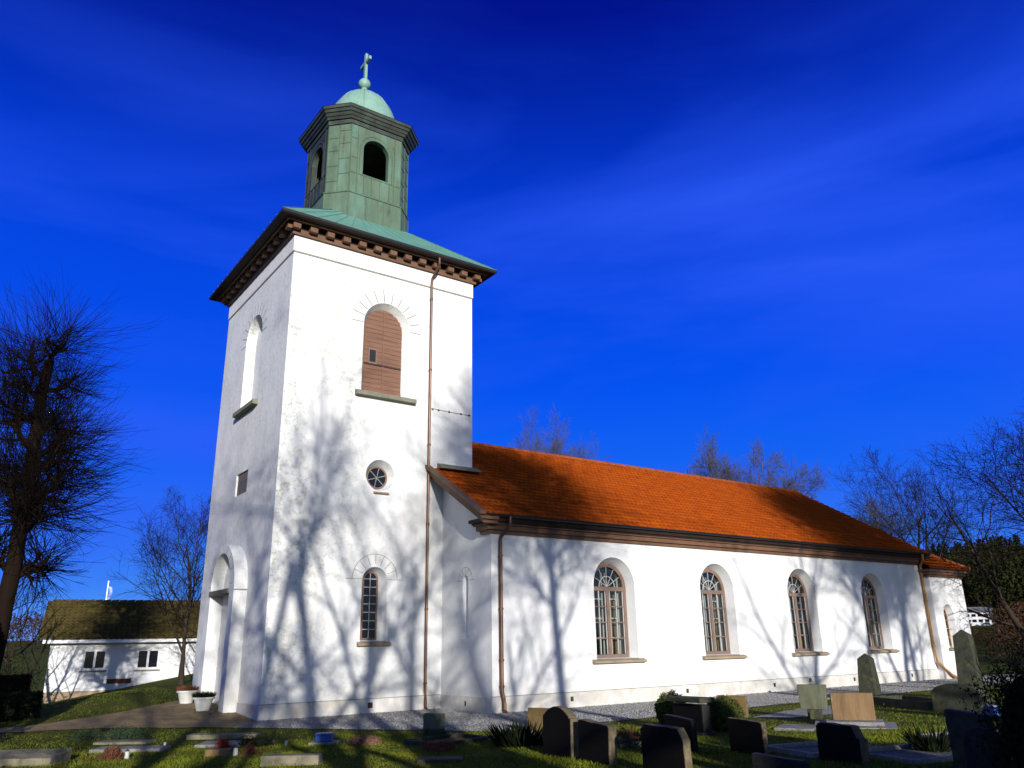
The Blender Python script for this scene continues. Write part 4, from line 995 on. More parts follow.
# pollarded tree at the left edge
poll = [lv(10, .045, .02, 16, .33, 62, .095, .55, .55, 12, ls=.3), lv(4, .16, .16, 6, .30, 52, .62, .62, .75, 7, ls=.1), lv(3, .16, .06, 26, .25, 70, 2.45, .24, .8, 5, ls=.1, rmin=.007),
        lv(5, .035, .06, 2, .25, 20, .45, .7, .35, 3, rmin=.0045), lv(3, .06, .04, 0, taper=.5, sides=3)]
make_tree('pollarded_tree', 'thick trunked pollarded tree with a ball of bare shoots', 'tree', gl(-6.3, 5.9, -.1), 21, 11.8, .29, poll, 'bark_red', 'twig_black', 3, lean=(-.03, 0, 1))
# tree in front of the hall
sl_ = make_tree('slender_tree', 'small bare multi-branched tree between hall and tower', 'tree', gl(1.2, 13.6, -.05), 5, 5.8, .10, [lv(7, .08, .02, 13, .20, 42, .75, .6, .35, 8), lv(6, .12, .07, 9, .2, 38, .55, .55, .3, 5), lv(4, .14, .06, 7, .15, 42, .6, .6, .4, 3, rmin=.006), lv(3, .15, .03, 5, .2, 40, .6, .7, .5, 3, rmin=.005), lv(3, .12, .03, 0, taper=.5, sides=3)], 'bark', 'twig')
make_tree('low_bare_tree', 'low bare bush-like tree by the left corner of the hall', 'tree', gl(-4.6, 16.5, -.05), 15, 4.6, .12, [lv(6, .12, .02, 9, .12, 50, .75, .6, .35, 7), lv(5, .15, .05, 7, .2, 42, .55, .55, .3, 5), lv(4, .15, .04, 6, .15, 42, .6, .6, .4, 3, rmin=.006), lv(3, .15, .02, 0, taper=.5, sides=3)], 'bark', 'twig')

tt_ = dup(sl_, gl(47, 5.0), 2.9, 'sparse upright bare tree rising behind the chancel roof', 1.7)
# trees beyond the nave roof
BG = 'bare trees beyond the nave roof'
def crown_spec(k, wid): return [lv(6, .04, .02, k[0], .30, wid, .78, .55, .35, 8, ls=.45), lv(6, .07, .05, k[1], .25, 38, .50, .50, .3, 5, rmin=.022), lv(5, .10, .04, k[2], .2, 38, .55, .55, .4, 4, rmin=.014), lv(4, .11, .03, k[3], .15, 36, .62, .6, .45, 3, rmin=.010), lv(3, .12, .02, 0, taper=.6, sides=3)]
t1 = make_tree('background_tree', 'rounded bare crown above the roof ridge, nearest the tower', 'tree', gl(31.2, 24.5), 31, 10.6, .30, crown_spec((20, 11, 9, 9), 46), 'bark_grey', 'twig_grey', group=BG)
t2 = make_tree('background_tree', 'broadest pale bare crown above the middle of the roof ridge', 'tree', gl(39.4, 13.4), 33, 9.0, .32, crown_spec((22, 11, 9, 9), 58), 'bark_grey', 'twig_grey', group=BG)
dup(t1, gl(39, 21.5), 1.3, 'low twiggy crown showing just above the ridge between two wider crowns', .80)
dup(t2, gl(44.5, 9.0), 2.1, 'bare crown rising behind the sloping east end of the roof', .80)
t1.scale = (0.60, 0.60, 1.10); t2.scale = (0.78, 0.78, 1.10)
# big trees at the right
t4 = make_tree('ash_tree', 'large bare tree reaching long limbs in from the right edge', 'tree', gl(35.6, -10.2), 44, 10.8, .28, [lv(8, .05, .02, 16, .10, 60, .70, .42, .35, 10), lv(8, .08, .040, 12, .2, 40, .50, .50, .25, 6), lv(5, .12, .01, 9, .15, 40, .55, .55, .3, 4, rmin=.010), lv(4, .13, .0, 6, .15, 40, .55, .6, .4, 3, rmin=.008), lv(3, .12, 0, 0, taper=.5, sides=3)], 'bark', 'twig')
make_tree('leaning_tree', 'dark leaning trunk in front of the wooded hill', 'tree', gl(38.2, -5.4, -.1), 46, 9.0, .20, [lv(8, .06, .03, 8, .30, 45, .60, .55, .25, 8), lv(6, .12, .05, 6, .2, 42, .55, .55, .3, 5), lv(4, .14, .03, 6, .15, 42, .6, .6, .4, 3, rmin=.007), lv(3, .14, .02, 4, .2, 40, .6, .7, .5, 3, rmin=.006), lv(3, .12, 0, 0, taper=.5, sides=3)], 'bark', 'twig', lean=(-.30, .34, 1))
# trees behind and beside the viewpoint, whose shadows lie on the church
SG = 'churchyard trees south of the church'
s1 = make_tree('churchyard_tree', 'tall bare lime tree behind the viewpoint', 'tree', gl(-9.9, -31.5), 51, 13.2, .34, [lv(8, .05, .02, 8, .16, 40, .66, .58, .30, 10), lv(7, .09, .07, 6, .2, 38, .52, .52, .25, 7), lv(5, .13, .05, 6, .15, 42, .55, .55, .3, 5, rmin=.010), lv(4, .14, .03, 5, .15, 42, .6, .6, .4, 3, rmin=.007), lv(3, .12, .02, 0, taper=.5, sides=3)], 'bark', 'twig', group=SG)
dup(s1, gl(-7.2, -28.5), 2.2, 'second bare lime tree behind the viewpoint, shorter', .84)
dup(s1, gl(-12.4, -32.5), 4.0, 'bare lime tree standing west of the viewpoint', .95)
p2 = [lv(10, .045, .02, 14, .60, 60, .13, .55, .55, 10, ls=.3), lv(4, .16, .18, 6, .30, 48, .62, .62, .75, 6, ls=.1), lv(3, .16, .10, 24, .25, 60, 1.95, .26, .8, 4, ls=.1, rmin=.012),
      lv(5, .05, .05, 4, .25, 26, .45, .7, .35, 3, rmin=.008), lv(3, .06, .04, 0, taper=.5, sides=3)]
s2 = make_tree('pollarded_lime', 'tall pollarded lime standing south of the graves', 'tree', gl(-1.5, -31.5), 58, 16.4, .22, p2, 'bark', 'twig', 3, group='pollarded limes south of the church')
dup(s2, gl(12.9, -36.5), 2.1, 'tall pollarded lime south of the tall obelisk', 1.04)
dup(s2, gl(16.6, -38.5), 4.1, 'pollarded lime furthest east along the south side', 1.02)
dup(s1, gl(17.6, -33.0), 3.0, 'bare lime tree south-east of the graves', .96)

dup(s1, gl(-8.4, -36.0), 5.3, 'bare lime tree furthest behind the viewpoint', .98)
dup(s1, gl(-4.2, -31.0), 0.4, 'slim bare lime tree behind the viewpoint, nearest the graves', .80)
dup(s1, gl(-14.2, -33.5), 2.9, 'westernmost bare lime tree behind the viewpoint', .92)
dup(s1, gl(9.4, -36.0), 3.7, 'bare lime tree between the two groups of pollarded limes', .95)
# ------------------------------------------------------------------ leafy helpers (used by the bushes and conifers)
def leaf_cloud(rg, n, centre, radii, size, shell=.35, flat=0.0, jag=.08):
    """n small quads spread in the outer shell of an ellipsoid"""
    d = rg.normal(0, 1, (n, 3)); d /= np.linalg.norm(d, axis=1, keepdims=True)
    q = 1 - shell * rg.random(n) ** 1.5
    bump = 1 + jag * np.sin(d[:, 0] * 7 + 1) * np.sin(d[:, 1] * 6 + 2) * np.sin(d[:, 2] * 5 + 3) + rg.normal(0, .03, n)
    c = np.array(centre) + d * np.array(radii) * (q * bump)[:, None]
    nn = d + rg.normal(0, .7, (n, 3)); nn /= np.linalg.norm(nn, axis=1, keepdims=True)
    ref = rg.normal(0, 1, (n, 3)); a = np.cross(nn, ref); a /= np.linalg.norm(a, axis=1, keepdims=True); b = np.cross(nn, a)
    s = size * rg.uniform(.6, 1.3, n)[:, None]
    V = np.stack([c - a * s, c + b * s * .55, c + a * s, c - b * s * .55], 1).reshape(-1, 3)
    return V, np.arange(4 * n).reshape(-1, 4)
def tuft(rg, n, r, h, w=.012, spread=.8, zmin=0.0, centre=(0, 0, 0), ry=None):
    """n thin upward blades"""
    a = rg.random(n) * 6.283; q = np.sqrt(rg.random(n)); x = r * q * np.cos(a); y = (ry or r) * q * np.sin(a)
    base = np.stack([x, y, np.full(n, zmin)], 1) + np.array(centre)
    lean = np.stack([np.cos(a) * q, np.sin(a) * q, np.zeros(n)], 1) * spread + rg.normal(0, .25, (n, 3)); lean[:, 2] = 1
    lean /= np.linalg.norm(lean, axis=1, keepdims=True)
    hh = h * rg.uniform(.55, 1.15, n)[:, None]
    side = np.cross(lean, rg.normal(0, 1, (n, 3))); side /= np.linalg.norm(side, axis=1, keepdims=True); side *= w
    tip = base + lean * hh; mid = base + lean * hh * .5
    V = np.stack([base - side * .7, base + side * .7, mid + side, tip, mid - side], 1).reshape(-1, 3)
    i = np.arange(n)[:, None] * 5
    return V, np.vstack([i + np.array([[0, 1, 2, 4]]), i + np.array([[4, 2, 3, 3]])])
def tri_fix(F): return F
def plant_mesh(name, V, F, m, parent):
    return np_mesh(name, V, F, m, parent)
def tuft_mesh(name, m, parent, rg, n, r, h, **k):
    V, F = tuft(rg, n, r, h, **k)
    tri = np.vstack([F[:n][:, [0, 1, 2]], F[:n][:, [0, 2, 3]], F[n:][:, [0, 1, 2]]])
    return np_mesh(name, V, tri, m, parent)
RG = np.random.default_rng(77)

def round_bush(loc, rx, rz_, label, group, seed):
    t = thing('round_bush', label, 'bush', loc, 0, group)
    rg = np.random.default_rng(seed)
    V, F = leaf_cloud(rg, 9000, (0, 0, rz_ * .96), (rx, rx, rz_), .022, shell=.16, jag=.12)
    plant_mesh('foliage', V, F, 'leaf_box', t)
    mb = MB(); mb.lathe((0, 0, rz_ * .96), [(.02, -rz_ * .86)] + [(rx * .86 * math.sin(a), -rz_ * .86 * math.cos(a)) for a in np.linspace(.3, 2.84, 9)] + [(.02, rz_ * .86)], 16); mb.build('dark_core', 'leaf_core', t, smooth=True)
    return t
round_bush(gl(5.9, -10.35, -.02), .37, .40, 'clipped round box bush left of the capped black monument', 'clipped bushes among the graves', 3)
round_bush(gl(6.0, -11.75, -.02), .41, .36, 'clipped round box bush in front of the ochre stone', 'clipped bushes among the graves', 4)

# dark juniper in the lower right corner
t = thing('juniper_bush', 'large dark juniper filling the lower right corner', 'bush', gl(1.50, -19.96), 0); t.scale = (.74, .74, 1.0)
rg = np.random.default_rng(9)
Vs, Fs, b0 = [], [], 0
for (c, rr, n) in (((0, 0, .75), (.85, .85, .85), 7000), ((.55, -.45, 1.15), (.8, .8, .95), 7000), ((-.35, .1, .45), (.6, .6, .5), 3500), ((1.2, -.9, 1.2), (.8, .8, 1.1), 5000)):
    V, F = leaf_cloud(rg, n * 3, c, rr, .021, shell=.55, jag=.40); Vs.append(V); Fs.append(F + b0); b0 += len(V)
plant_mesh('foliage', np.vstack(Vs), np.vstack(Fs), 'leaf_dark', t)
tubes_mesh(branch_levels(rg, 1.7, .04, [lv(5, .1, .05, 9, .1, 50, .7, .6, .3, 6), lv(5, .12, .05, 14, .2, 36, .35, .45, .3, 4), lv(3, .1, .05, 0, taper=.5, sides=3)]), 'stems', 'bark', t)
mb = MB()
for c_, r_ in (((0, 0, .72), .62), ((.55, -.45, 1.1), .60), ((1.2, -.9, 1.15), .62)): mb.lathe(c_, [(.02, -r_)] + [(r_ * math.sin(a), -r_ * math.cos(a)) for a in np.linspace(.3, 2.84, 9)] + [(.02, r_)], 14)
mb.build('dark_core', 'leaf_core', t, smooth=True)

# unseen thujas, added to cast shade on the graves and the left lawn
def thuja(label, x, y, h, r, seed):
    t = thing('shade_thuja', label, 'tree', gl(x, y), 0, 'unseen thujas added for shade'); rg = np.random.default_rng(seed)
    n = 9000; u = rg.random(n) ** .75; a = rg.random(n) * 6.283
    q = r * (1 - u) ** .7 * (1 + .18 * np.sin(a * 5 + u * 20)) * (1 - .3 * rg.random(n) ** 2)
    c = np.stack([q * np.cos(a), q * np.sin(a), .15 + u * h], 1)
    nn = rg.normal(0, 1, (n, 3)); nn /= np.linalg.norm(nn, axis=1, keepdims=True); aa = np.cross(nn, rg.normal(0, 1, (n, 3))); aa /= np.linalg.norm(aa, axis=1, keepdims=True); bb = np.cross(nn, aa)
    s = .09 * rg.uniform(.6, 1.3, n)[:, None]
    V = np.stack([c - aa * s, c + bb * s * .5, c + aa * s, c - bb * s * .5], 1).reshape(-1, 3)
    plant_mesh('foliage', V, np.arange(4 * n).reshape(-1, 4), 'leaf_dark', t)
    mb = MB(); mb.tube([(0, 0, -.1), (0, 0, h * .9)], [.14, .03], 8); mb.build('trunk', 'bark', t)
for i_, (lb, x_, y_, h_, r_) in enumerate((('tall dark thuja added for shade behind the viewpoint', -7.6, -31.5, 6.2, 1.3), ('broad dark thuja added for shade south of the black gravestones', -1.6, -31.5, 5.2, 1.8), ('dark thuja added for shade south of the corner juniper', 4.8, -33.5, 5.4, 1.3), ('lower dark thuja added for shade between two taller ones', -3.3, -30.8, 4.6, 1.2), ('unseen thuja added beside the left hedge to shade the lawn', -8.6, .6, 4.6, 1.35), ('second thuja added for shade west of the paved path', -10.3, -1.8, 4.2, 1.5), ('tall thuja added for shade west of the left edge ledger stone', -9.3, -5.2, 7.2, 1.25))): thuja(lb, x_, y_, h_, r_, 200 + i_)

# hedges at the left
def hedge(name, loc, sx, sy, sz, m, label, cat, seed, n, rz=0.0, size=.05):
    t = thing(name, label, cat, loc, rz); rg = np.random.default_rng(seed)
    c = rg.uniform(-1, 1, (n, 3)); f = rg.integers(0, 3, n); s = np.sign(c[np.arange(n), f]); c[np.arange(n), f] = s * (1 - .14 * rg.random(n) ** 2)
    c[:, 2] = (c[:, 2] + 1) / 2
    c = c * np.array((sx / 2, sy / 2, sz)) + rg.normal(0, .02, (n, 3))
    nn = rg.normal(0, 1, (n, 3)); nn /= np.linalg.norm(nn, axis=1, keepdims=True); a = np.cross(nn, rg.normal(0, 1, (n, 3))); a /= np.linalg.norm(a, axis=1, keepdims=True); b = np.cross(nn, a)
    q = size * rg.uniform(.6, 1.3, n)[:, None]
    V = np.stack([c - a * q, c + b * q * .5, c + a * q, c - b * q * .5], 1).reshape(-1, 3)
    plant_mesh('foliage', V, np.arange(4 * n).reshape(-1, 4), m, t)
    mb = MB(); mb.box(-sx * .46, sx * .46, -sy * .42, sy * .42, 0, sz * .93); mb.build('dark_core', 'leaf_core', t, bevel=.05)
    return t
hedge('clipped_hedge', gl(-7.1, 5.6, -.05), 4.4, 1.0, .85, 'leaf_hedge', 'dark clipped hedge beside the pollarded tree', 'hedge', 1, 9000)
hedge('barberry_hedge', gl(-6.6, 10.2, -.05), 3.6, .9, 1.35, 'leaf_barberry', 'dark red barberry hedge in front of the hall corner', 'hedge', 2, 7000)
t = thing('evergreen_shrub', 'dark evergreen shrub behind the red hedge', 'bush', gl(-6.0, 15.5), 0)
rg = np.random.default_rng(12); V, F = leaf_cloud(rg, 6000, (0, 0, 1.25), (2.4, 1.5, 1.35), .045, shell=.5, jag=.25); plant_mesh('foliage', V, F, 'leaf_dark', t)
mb = MB(); mb.lathe((0, 0, .9), [(.05, -.9), (1.1, -.7), (1.4, 0), (1.0, .6), (.05, .85)], 12); mb.build('dark_core', 'leaf_core', t, smooth=True)

# ------------------------------------------------------------------ graves
GS = 'gravestones in the churchyard'
def stone(name, label, x, y, w, h, th, kind, front, rz=0.0, base=None, edge='stone_rough', lean=0.0, dz=0.0, cat='gravestone'):
    h *= .93; th *= .85
    """upright stone; local front looks along -X, width along Y. The face is a thin polished leaf on a rough body"""
    t = thing(name, label, cat, gl(x, y, dz), rz, GS)
    b0 = 0.0
    if base:
        bw, bt, bh, bm = base
        mb = MB(); mb.box(-bt / 2, bt / 2, -bw / 2, bw / 2, -.12, bh); mb.build('base', bm, t, bevel=.012); b0 = bh
    z = b0 + (.001 if base else -.12); H = b0 + h; a = w / 2
    if kind == 'flat': P = [(-a, z), (a, z), (a, H), (-a, H)]
    elif kind == 'slant': P = [(-a, z), (a, z), (a, H - .06), (a - .05, H - .03), (-a, H)]
    elif kind == 'arch':
        rs = a * 1.5; P = [(-a, z), (a, z), (a, H - .16), (a - .05, H - .16)]
        for i in range(13):
            u = (a - .06) * (1 - 2 * i / 12); P.append((u, H - .13 * (u / (a - .06)) ** 2 * 1.0))
        P += [(-a + .05, H - .16), (-a, H - .16)]
    elif kind == 'round':
        P = [(-a, z), (a, z)] + [(a * math.cos(k * math.pi / 16), H - h * .38 + h * .38 * math.sin(k * math.pi / 16)) for k in range(17)]
    elif kind == 'chamfer': P = [(-a, z), (a, z), (a, H - .16), (a - .11, H), (-a + .10, H), (-a, H - .07)]
    elif kind == 'shoulder': P = [(-a, z), (a, z), (a, H - .17), (a - .05, H - .15), (a - .13, H), (-a + .05, H), (-a, H - .05)]
    elif kind == 'taper': P = [(-a, z), (a, z), (a * 1.12, H), (-a * 1.12, H)]
    rj = random.Random(name + label); Q = []
    for i in range(len(P)):
        p, q_ = P[i], P[(i + 1) % len(P)]; L_ = math.hypot(q_[0] - p[0], q_[1] - p[1]); k = max(1, int(L_ / .09))
        for e in range(k):
            j_ = (.006 if edge == 'stone_rough' else .003) if e else 0
            Q.append((p[0] + (q_[0] - p[0]) * e / k + rj.uniform(-j_, j_), p[1] + (q_[1] - p[1]) * e / k + rj.uniform(-j_, j_)))
    P = Q
    t.rotation_euler = (R(rj.uniform(-1.2, 1.2)), R(rj.uniform(-2.2, 2.2)), rz + R(rj.uniform(-3, 3)))
    mb = MB(); mb.prism([(-th / 2 + .012, -u, v) for u, v in P], (th - .012, 0, 0)); body = mb.build('stone_body', edge, t, bevel=.012)
    mb = MB(); cx, cz = 0, (z + H) / 2
    Pi = [(u * (1 - .03), cz + (v - cz) * (1 - .02)) for u, v in P]
    mb.prism([(-th / 2, -u, v) for u, v in Pi], (.0115, 0, 0)); mb.build('stone_face', front, t)
    if lean: t.rotation_euler = (0, lean, rz)
    return t
def obelisk(label, x, y, w, h, m, rz=0.0):
    t = thing('obelisk', label, 'gravestone', gl(x, y), rz, GS)
    mb = MB(); a = w / 2; b = w * .37; hc = h - w * .32
    def q(r, z): return [(-r, -r, z), (r, -r, z), (r, r, z), (-r, r, z)]
    n = 0; mb.v += q(a, .16) + q(b, hc) + [(0, 0, h)]
    mb.f += [(3, 2, 1, 0)] + [(i, (i + 1) % 4, 4 + (i + 1) % 4, 4 + i) for i in range(4)] + [(4 + i, 4 + (i + 1) % 4, 8) for i in range(4)]
    mb.build('shaft', m, t, bevel=.015)
    mb = MB(); mb.box(-a - .14, a + .14, -a - .14, a + .14, -.1, .158); mb.build('base', m, t, bevel=.02)
    return t
stone('gravestone', 'upright ochre sandstone slab left of the arched black stone', 3.29, -8.85, .62, .52, .12, 'flat', 'stone_ochre', R(14), (.74, .3, .05, 'stone_ledger'), edge='stone_ochre')
stone('gravestone', 'black stone with arched top, tan rough side edge', 0.97, -12.47, .88, .86, .20, 'arch', 'stone_dark', R(-4))
stone('gravestone', 'square black stone between the arched and the chamfered one', 0.86, -13.54, .80, .66, .20, 'slant', 'stone_dark', R(-4))
stone('gravestone', 'near black stone with chamfered top corners, cut by lower edge', 0.55, -15.35, .92, .70, .16, 'chamfer', 'stone_dark', R(-8))
mon = stone('gravestone', 'capped dark monument between the two round bushes', 5.24, -11.53, .98, .56, .26, 'flat', 'stone_dark', R(-6), (1.08, .36, .06, 'stone_black'), edge='stone_black')
mb = MB(); mb.box(-.2, .2, -.56, .56, .622, .72); mb.build('cap', 'stone_mossy', mon, bevel=.02)
stone('gravestone', 'plain black stone in front of the capped monument', 2.77, -13.54, .74, .62, .12, 'slant', 'stone_dark', R(-6), edge='stone_black')
stone('gravestone', 'ochre stone half hidden behind the right round bush', 9.2, -9.3, .80, .55, .14, 'flat', 'stone_ochre', R(16), edge='stone_rough')
stone('gravestone', 'wide square black stone right of the bushes with pale side edge', 3.26, -14.58, .86, .58, .12, 'slant', 'stone_dark', R(-12))
stone('gravestone', 'low black stone at lower edge with slightly sloping top', 0.95, -16.95, .84, .37, .12, 'slant', 'stone_black', R(-4), edge='stone_black')
stone('gravestone', 'large black stone with one shouldered corner near the lower edge', 3.35, -16.25, .82, .56, .20, 'shoulder', 'stone_dark', R(-10), edge='stone_rough')
st = stone('gravestone', 'grey green block perched on a narrow foot, beside gravel', 9.75, -11.34, .60, .47, .22, 'taper', 'stone_green', R(24), None, edge='stone_green', dz=.34)
mb = MB(); mb.prism([(-.09, -.16, -.42), (.09, -.16, -.42), (.09, .16, -.42), (-.09, .16, -.42)], (0.02, 0, .30)); mb.build('foot', 'stone_mossy', st, bevel=.02)
mb = MB(); mb.lathe((0, 0, .50), [(.05, 0), (.03, .04), (.035, .07), (.01, .09)], 10); mb.build('knob', 'stone_mossy', st)
ps = stone('gravestone', 'sunlit tan sandstone slab on a stepped grey base', 8.55, -13.15, .86, .60, .15, 'flat', 'stone_tan', R(33), (1.15, .62, .12, 'stone_grey'), edge='stone_tan', lean=-.03)
mb = MB(); mb.box(-.65, .45, -.82, .82, -.12, .05); mb.build('step', 'stone_grey', ps, bevel=.012)
obelisk('dark mossy obelisk in front of the fourth nave window', 16.85, -8.48, .54, 1.42, 'stone_mossy', R(12))
obelisk('tall dark obelisk at the right end of the church', 16.32, -11.95, .58, 2.02, 'stone_mossy', R(12))
stone('gravestone', 'dark stone with rounded top at the foot of the tall obelisk', 13.34, -13.01, 1.2, .72, .3, 'round', 'stone_mossy', R(0), edge='stone_mossy')
stone('gravestone', 'dark green upright stone beside the corner juniper', 3.75, -18.0, .70, .80, .14, 'slant', 'stone_mossy', R(-16), edge='stone_black')
stone('gravestone', 'rounded black stone in front of the dark green one', 3.35, -18.35, .60, .62, .14, 'round', 'stone_black', R(-16), edge='stone_black')
stone('gravestone', 'short algae grey pillar stone below the tower downpipe', 1.42, -7.44, .52, .52, .2, 'flat', 'stone_green', R(14), edge='stone_green')

def kerb(label, x, y, lx, ly, rz, m='stone_grey', fill='bed_gravel', w=.08, h=.08, name='grave_kerb'):
    t = thing(name, label, 'grave kerb', gl(x, y), rz, 'kerbed graves')
    mb = MB(); mb.box(-lx / 2, lx / 2, -ly / 2, -ly / 2 + w, -.15, h); mb.box(-lx / 2, lx / 2, ly / 2 - w, ly / 2, -.15, h)
    mb.box(-lx / 2, -lx / 2 + w, -ly / 2 + w, ly / 2 - w, -.15, h - .004); mb.box(lx / 2 - w, lx / 2, -ly / 2 + w, ly / 2 - w, -.15, h - .004)
    mb.build('kerb', m, t, bevel=.01)
    mb = MB(); mb.box(-lx / 2 + w, lx / 2 - w, -ly / 2 + w, ly / 2 - w, -.15, h * .25); mb.build('bed', fill, t)
    return t
def slab(name, label, x, y, lx, ly, h, rz, m, tilt=0.0, cat='grave slab', dz=0.0):
    t = thing(name, label, cat, gl(x, y, dz), rz, 'flat grave slabs')
    mb = MB(); mb.prism([(-lx / 2, -ly / 2, -.1), (lx / 2, -ly / 2, -.1), (lx / 2, -ly / 2, h + tilt), (-lx / 2, -ly / 2, h)], (0, ly, 0)); mb.build('ledger', m, t, bevel=.015)
    return t
kerb('gravel filled kerbed grave left of the dark green stone', 4.9, -16.75, 2.2, 1.35, R(-12))
kerb('gravel filled kerbed grave behind the shouldered black stone', 4.3, -15.25, 1.5, 1.2, R(-12))
kerb('low kerbed grave beside the sunlit lawn near the juniper', 7.7, -16.0, 2.0, .9, R(-8))
kerb('kerbed grave with bare soil behind the small grey pillar stone', 1.0, -8.75, 1.5, 1.1, R(12), 'stone_mossy', 'soil', h=.09)
kerb('pale kerbed grave by the gravel path behind the dark shrub', 2.6, -9.3, 1.4, 1.0, R(12), 'stone_grey', 'bed_gravel', h=.06)
kerb('planted kerbed grave behind the chamfered stone', 3.2, -11.8, 1.7, 1.1, R(-4), 'stone_grey', 'soil')
kerb('low dark kerbed grave in front of the mossy obelisk', 14.9, -11.0, 1.2, 2.6, R(-24), 'stone_mossy', 'soil', h=.2)
slab('grave_slab', 'long low sloping stone ledger at the left edge', -6.55, -5.35, .75, 2.1, .14, R(56), 'stone_ledger', .08)
slab('grave_slab', 'grey slab behind the reddish plant and white candle', -4.25, -4.75, .55, 1.45, .07, R(54), 'stone_grey')
slab('grave_slab', 'narrow grey slab next to the spruce twig mound', -4.05, -3.1, .5, 1.2, .05, R(54), 'stone_ledger')
slab('grave_slab', 'long thin slab nearest the gravel below the tower corner', -2.05, -3.75, .35, 1.65, .10, R(54), 'stone_ledger')
slab('grave_slab', 'grey slab behind the red heather pot', -2.3, -5.4, .7, 1.5, .06, R(54), 'stone_grey')
slab('grave_slab', 'block like carved stone lying at the lower edge', -2.7, -9.75, .30, .98, .16, R(54), 'stone_ledger')
slab('grave_slab', 'flat grey slab at the lower edge below the bare soil', -.75, -11.4, .4, .75, .06, R(54), 'stone_mossy')
slab('grave_slab', 'small flat stone carrying the blue box', -.85, -6.8, .45, .62, .05, R(54), 'stone_grey')
slab('grave_slab', 'small square slab left of the sunlit tan stone', 7.3, -12.6, .9, .8, .06, R(24), 'stone_grey')

# small things on the graves
t = thing('blue_box', 'small blue lidded box on a flat stone below the tower', 'box', gl(-.88, -6.82, .052), R(54))
mb = MB(); mb.box(-.12, .12, -.17, .17, 0, .13); mb.build('box_body', 'blue', t, bevel=.01)
mb = MB(); mb.box(-.135, .135, -.185, .185, .131, .165); mb.build('lid', 'blue', t, bevel=.012)
t = thing('blue_box', 'small blue box beside the rounded dark stone', 'box', gl(12.7, -14.1), R(-20))
mb = MB(); mb.box(-.1, .1, -.16, .16, 0, .20); mb.build('box_body', 'blue', t, bevel=.01)
mb = MB(); mb.box(-.11, .11, -.17, .17, .201, .225); mb.build('lid', 'lantern_white', t, bevel=.01)
def candle(label, x, y, s=1.0):
    s *= .72
    t = thing('grave_candle', label, 'grave candle', gl(x, y), 0, 'white grave candles')
    mb = MB(); mb.lathe((0, 0, 0), [(.05 * s, 0), (.055 * s, .02 * s), (.05 * s, .14 * s), (.035 * s, .16 * s)], 12); mb.build('candle_body', 'lantern_white', t, smooth=False)
    mb = MB(); mb.lathe((0, 0, .161 * s), [(.045 * s, 0), (.045 * s, .02 * s), (.01 * s, .05 * s)], 12); mb.build('lid', 'iron', t)
candle('white grave candle beside the rust coloured plant', -4.6, -6.2, 1.1)
candle('white grave candle between two red plants', -2.95, -7.5, 1.2)
candle('white grave candle left of the blue box', -1.55, -6.4, .9)
candle('small white grave candle near the long ledger slab', -3.5, -4.4, .7)
t = thing('planter', 'low tan stone planter with red heather', 'planter', gl(-3.18, -7.2), R(54))
mb = MB(); mb.box(-.12, .12, -.22, .22, -.02, .12); mb.build('planter_box', 'stone_tan', t, bevel=.012)
def clump(name, label, cat, x, y, m, n, r, h, w=.012, spread=.8, group=None, dz=0.0, ry=None, rz=0.0):
    t = thing(name, label, cat, gl(x, y, dz), rz, group)
    if 'spiky' in name:
        tuft_mesh('foliage', m, t, RG, n, r, h, w=w * .7, spread=spread, ry=ry); return t
    Vs, Fs, b0 = [], [], 0                                    # several uneven little mounds of fine leaves, a few stalks
    k = 7
    for q in range(k):
        a = RG.random() * 6.283; d = math.sqrt(RG.random()) * .75
        s_ = RG.uniform(.30, .55)
        V, F = leaf_cloud(RG, n, (r * d * math.cos(a), (ry or r) * d * math.sin(a), h * RG.uniform(.2, .45)), (r * s_, (ry or r) * s_, h * RG.uniform(.45, .8)), .016, shell=.8, jag=.3)
        Vs.append(V); Fs.append(F + b0); b0 += len(V)
    V, F = tuft(RG, n // 5, r, h * .9, w=.006, spread=spread * 1.4, ry=ry)
    Vs.append(V); Fs.append(F[:n // 5] + b0)
    np_mesh('foliage', np.vstack(Vs), np.vstack(Fs), m, t)
    return t
PG = 'plants set on the graves'
clump('heather_plant', 'bright red heather above the tan planter', 'plant', -3.02, -6.9, 'leaf_red', 420, .17, .24, .012, .5, PG, .04)
clump('heather_plant', 'rust red heather right of the white candle', 'plant', -2.72, -7.6, 'leaf_rust', 320, .16, .22, .012, .6, PG)
clump('heather_plant', 'rust coloured dry plant beside the left white candle', 'plant', -4.85, -6.05, 'leaf_rust', 380, .19, .26, .014, 1.0, PG)
clump('spruce_twigs', 'mound of green spruce twigs covering a grave', 'plant', -4.15, -1.9, 'leaf_spruce', 900, .62, .30, .016, 1.2, PG, ry=.9, rz=R(54))
clump('heather_plant', 'pinkish dry heather row behind the dark grave', 'plant', -.4, -7.75, 'leaf_pink', 500, .42, .20, .013, .6, PG, ry=.16, rz=R(-36))
clump('spiky_plant', 'dark spiky evergreen plant below the nave corner', 'plant', 1.55, -10.5, 'leaf_dark', 420, .48, .50, .022, 1.0, PG, ry=.36, rz=R(-40))
clump('spruce_twigs', 'dark spruce twigs by the grey pillar stone', 'plant', 1.15, -8.0, 'leaf_spruce', 420, .34, .17, .016, 1.0, PG, .05)
clump('heather_plant', 'dark grave plant on the slab behind the red heather', 'plant', -2.1, -6.2, 'leaf_dark', 420, .34, .22, .016, 1.0, PG, .04)
clump('heather_plant', 'dry grey heather on the planted kerbed grave', 'plant', 3.1, -11.9, 'leaf_rust', 500, .42, .22, .014, .8, PG, .04)
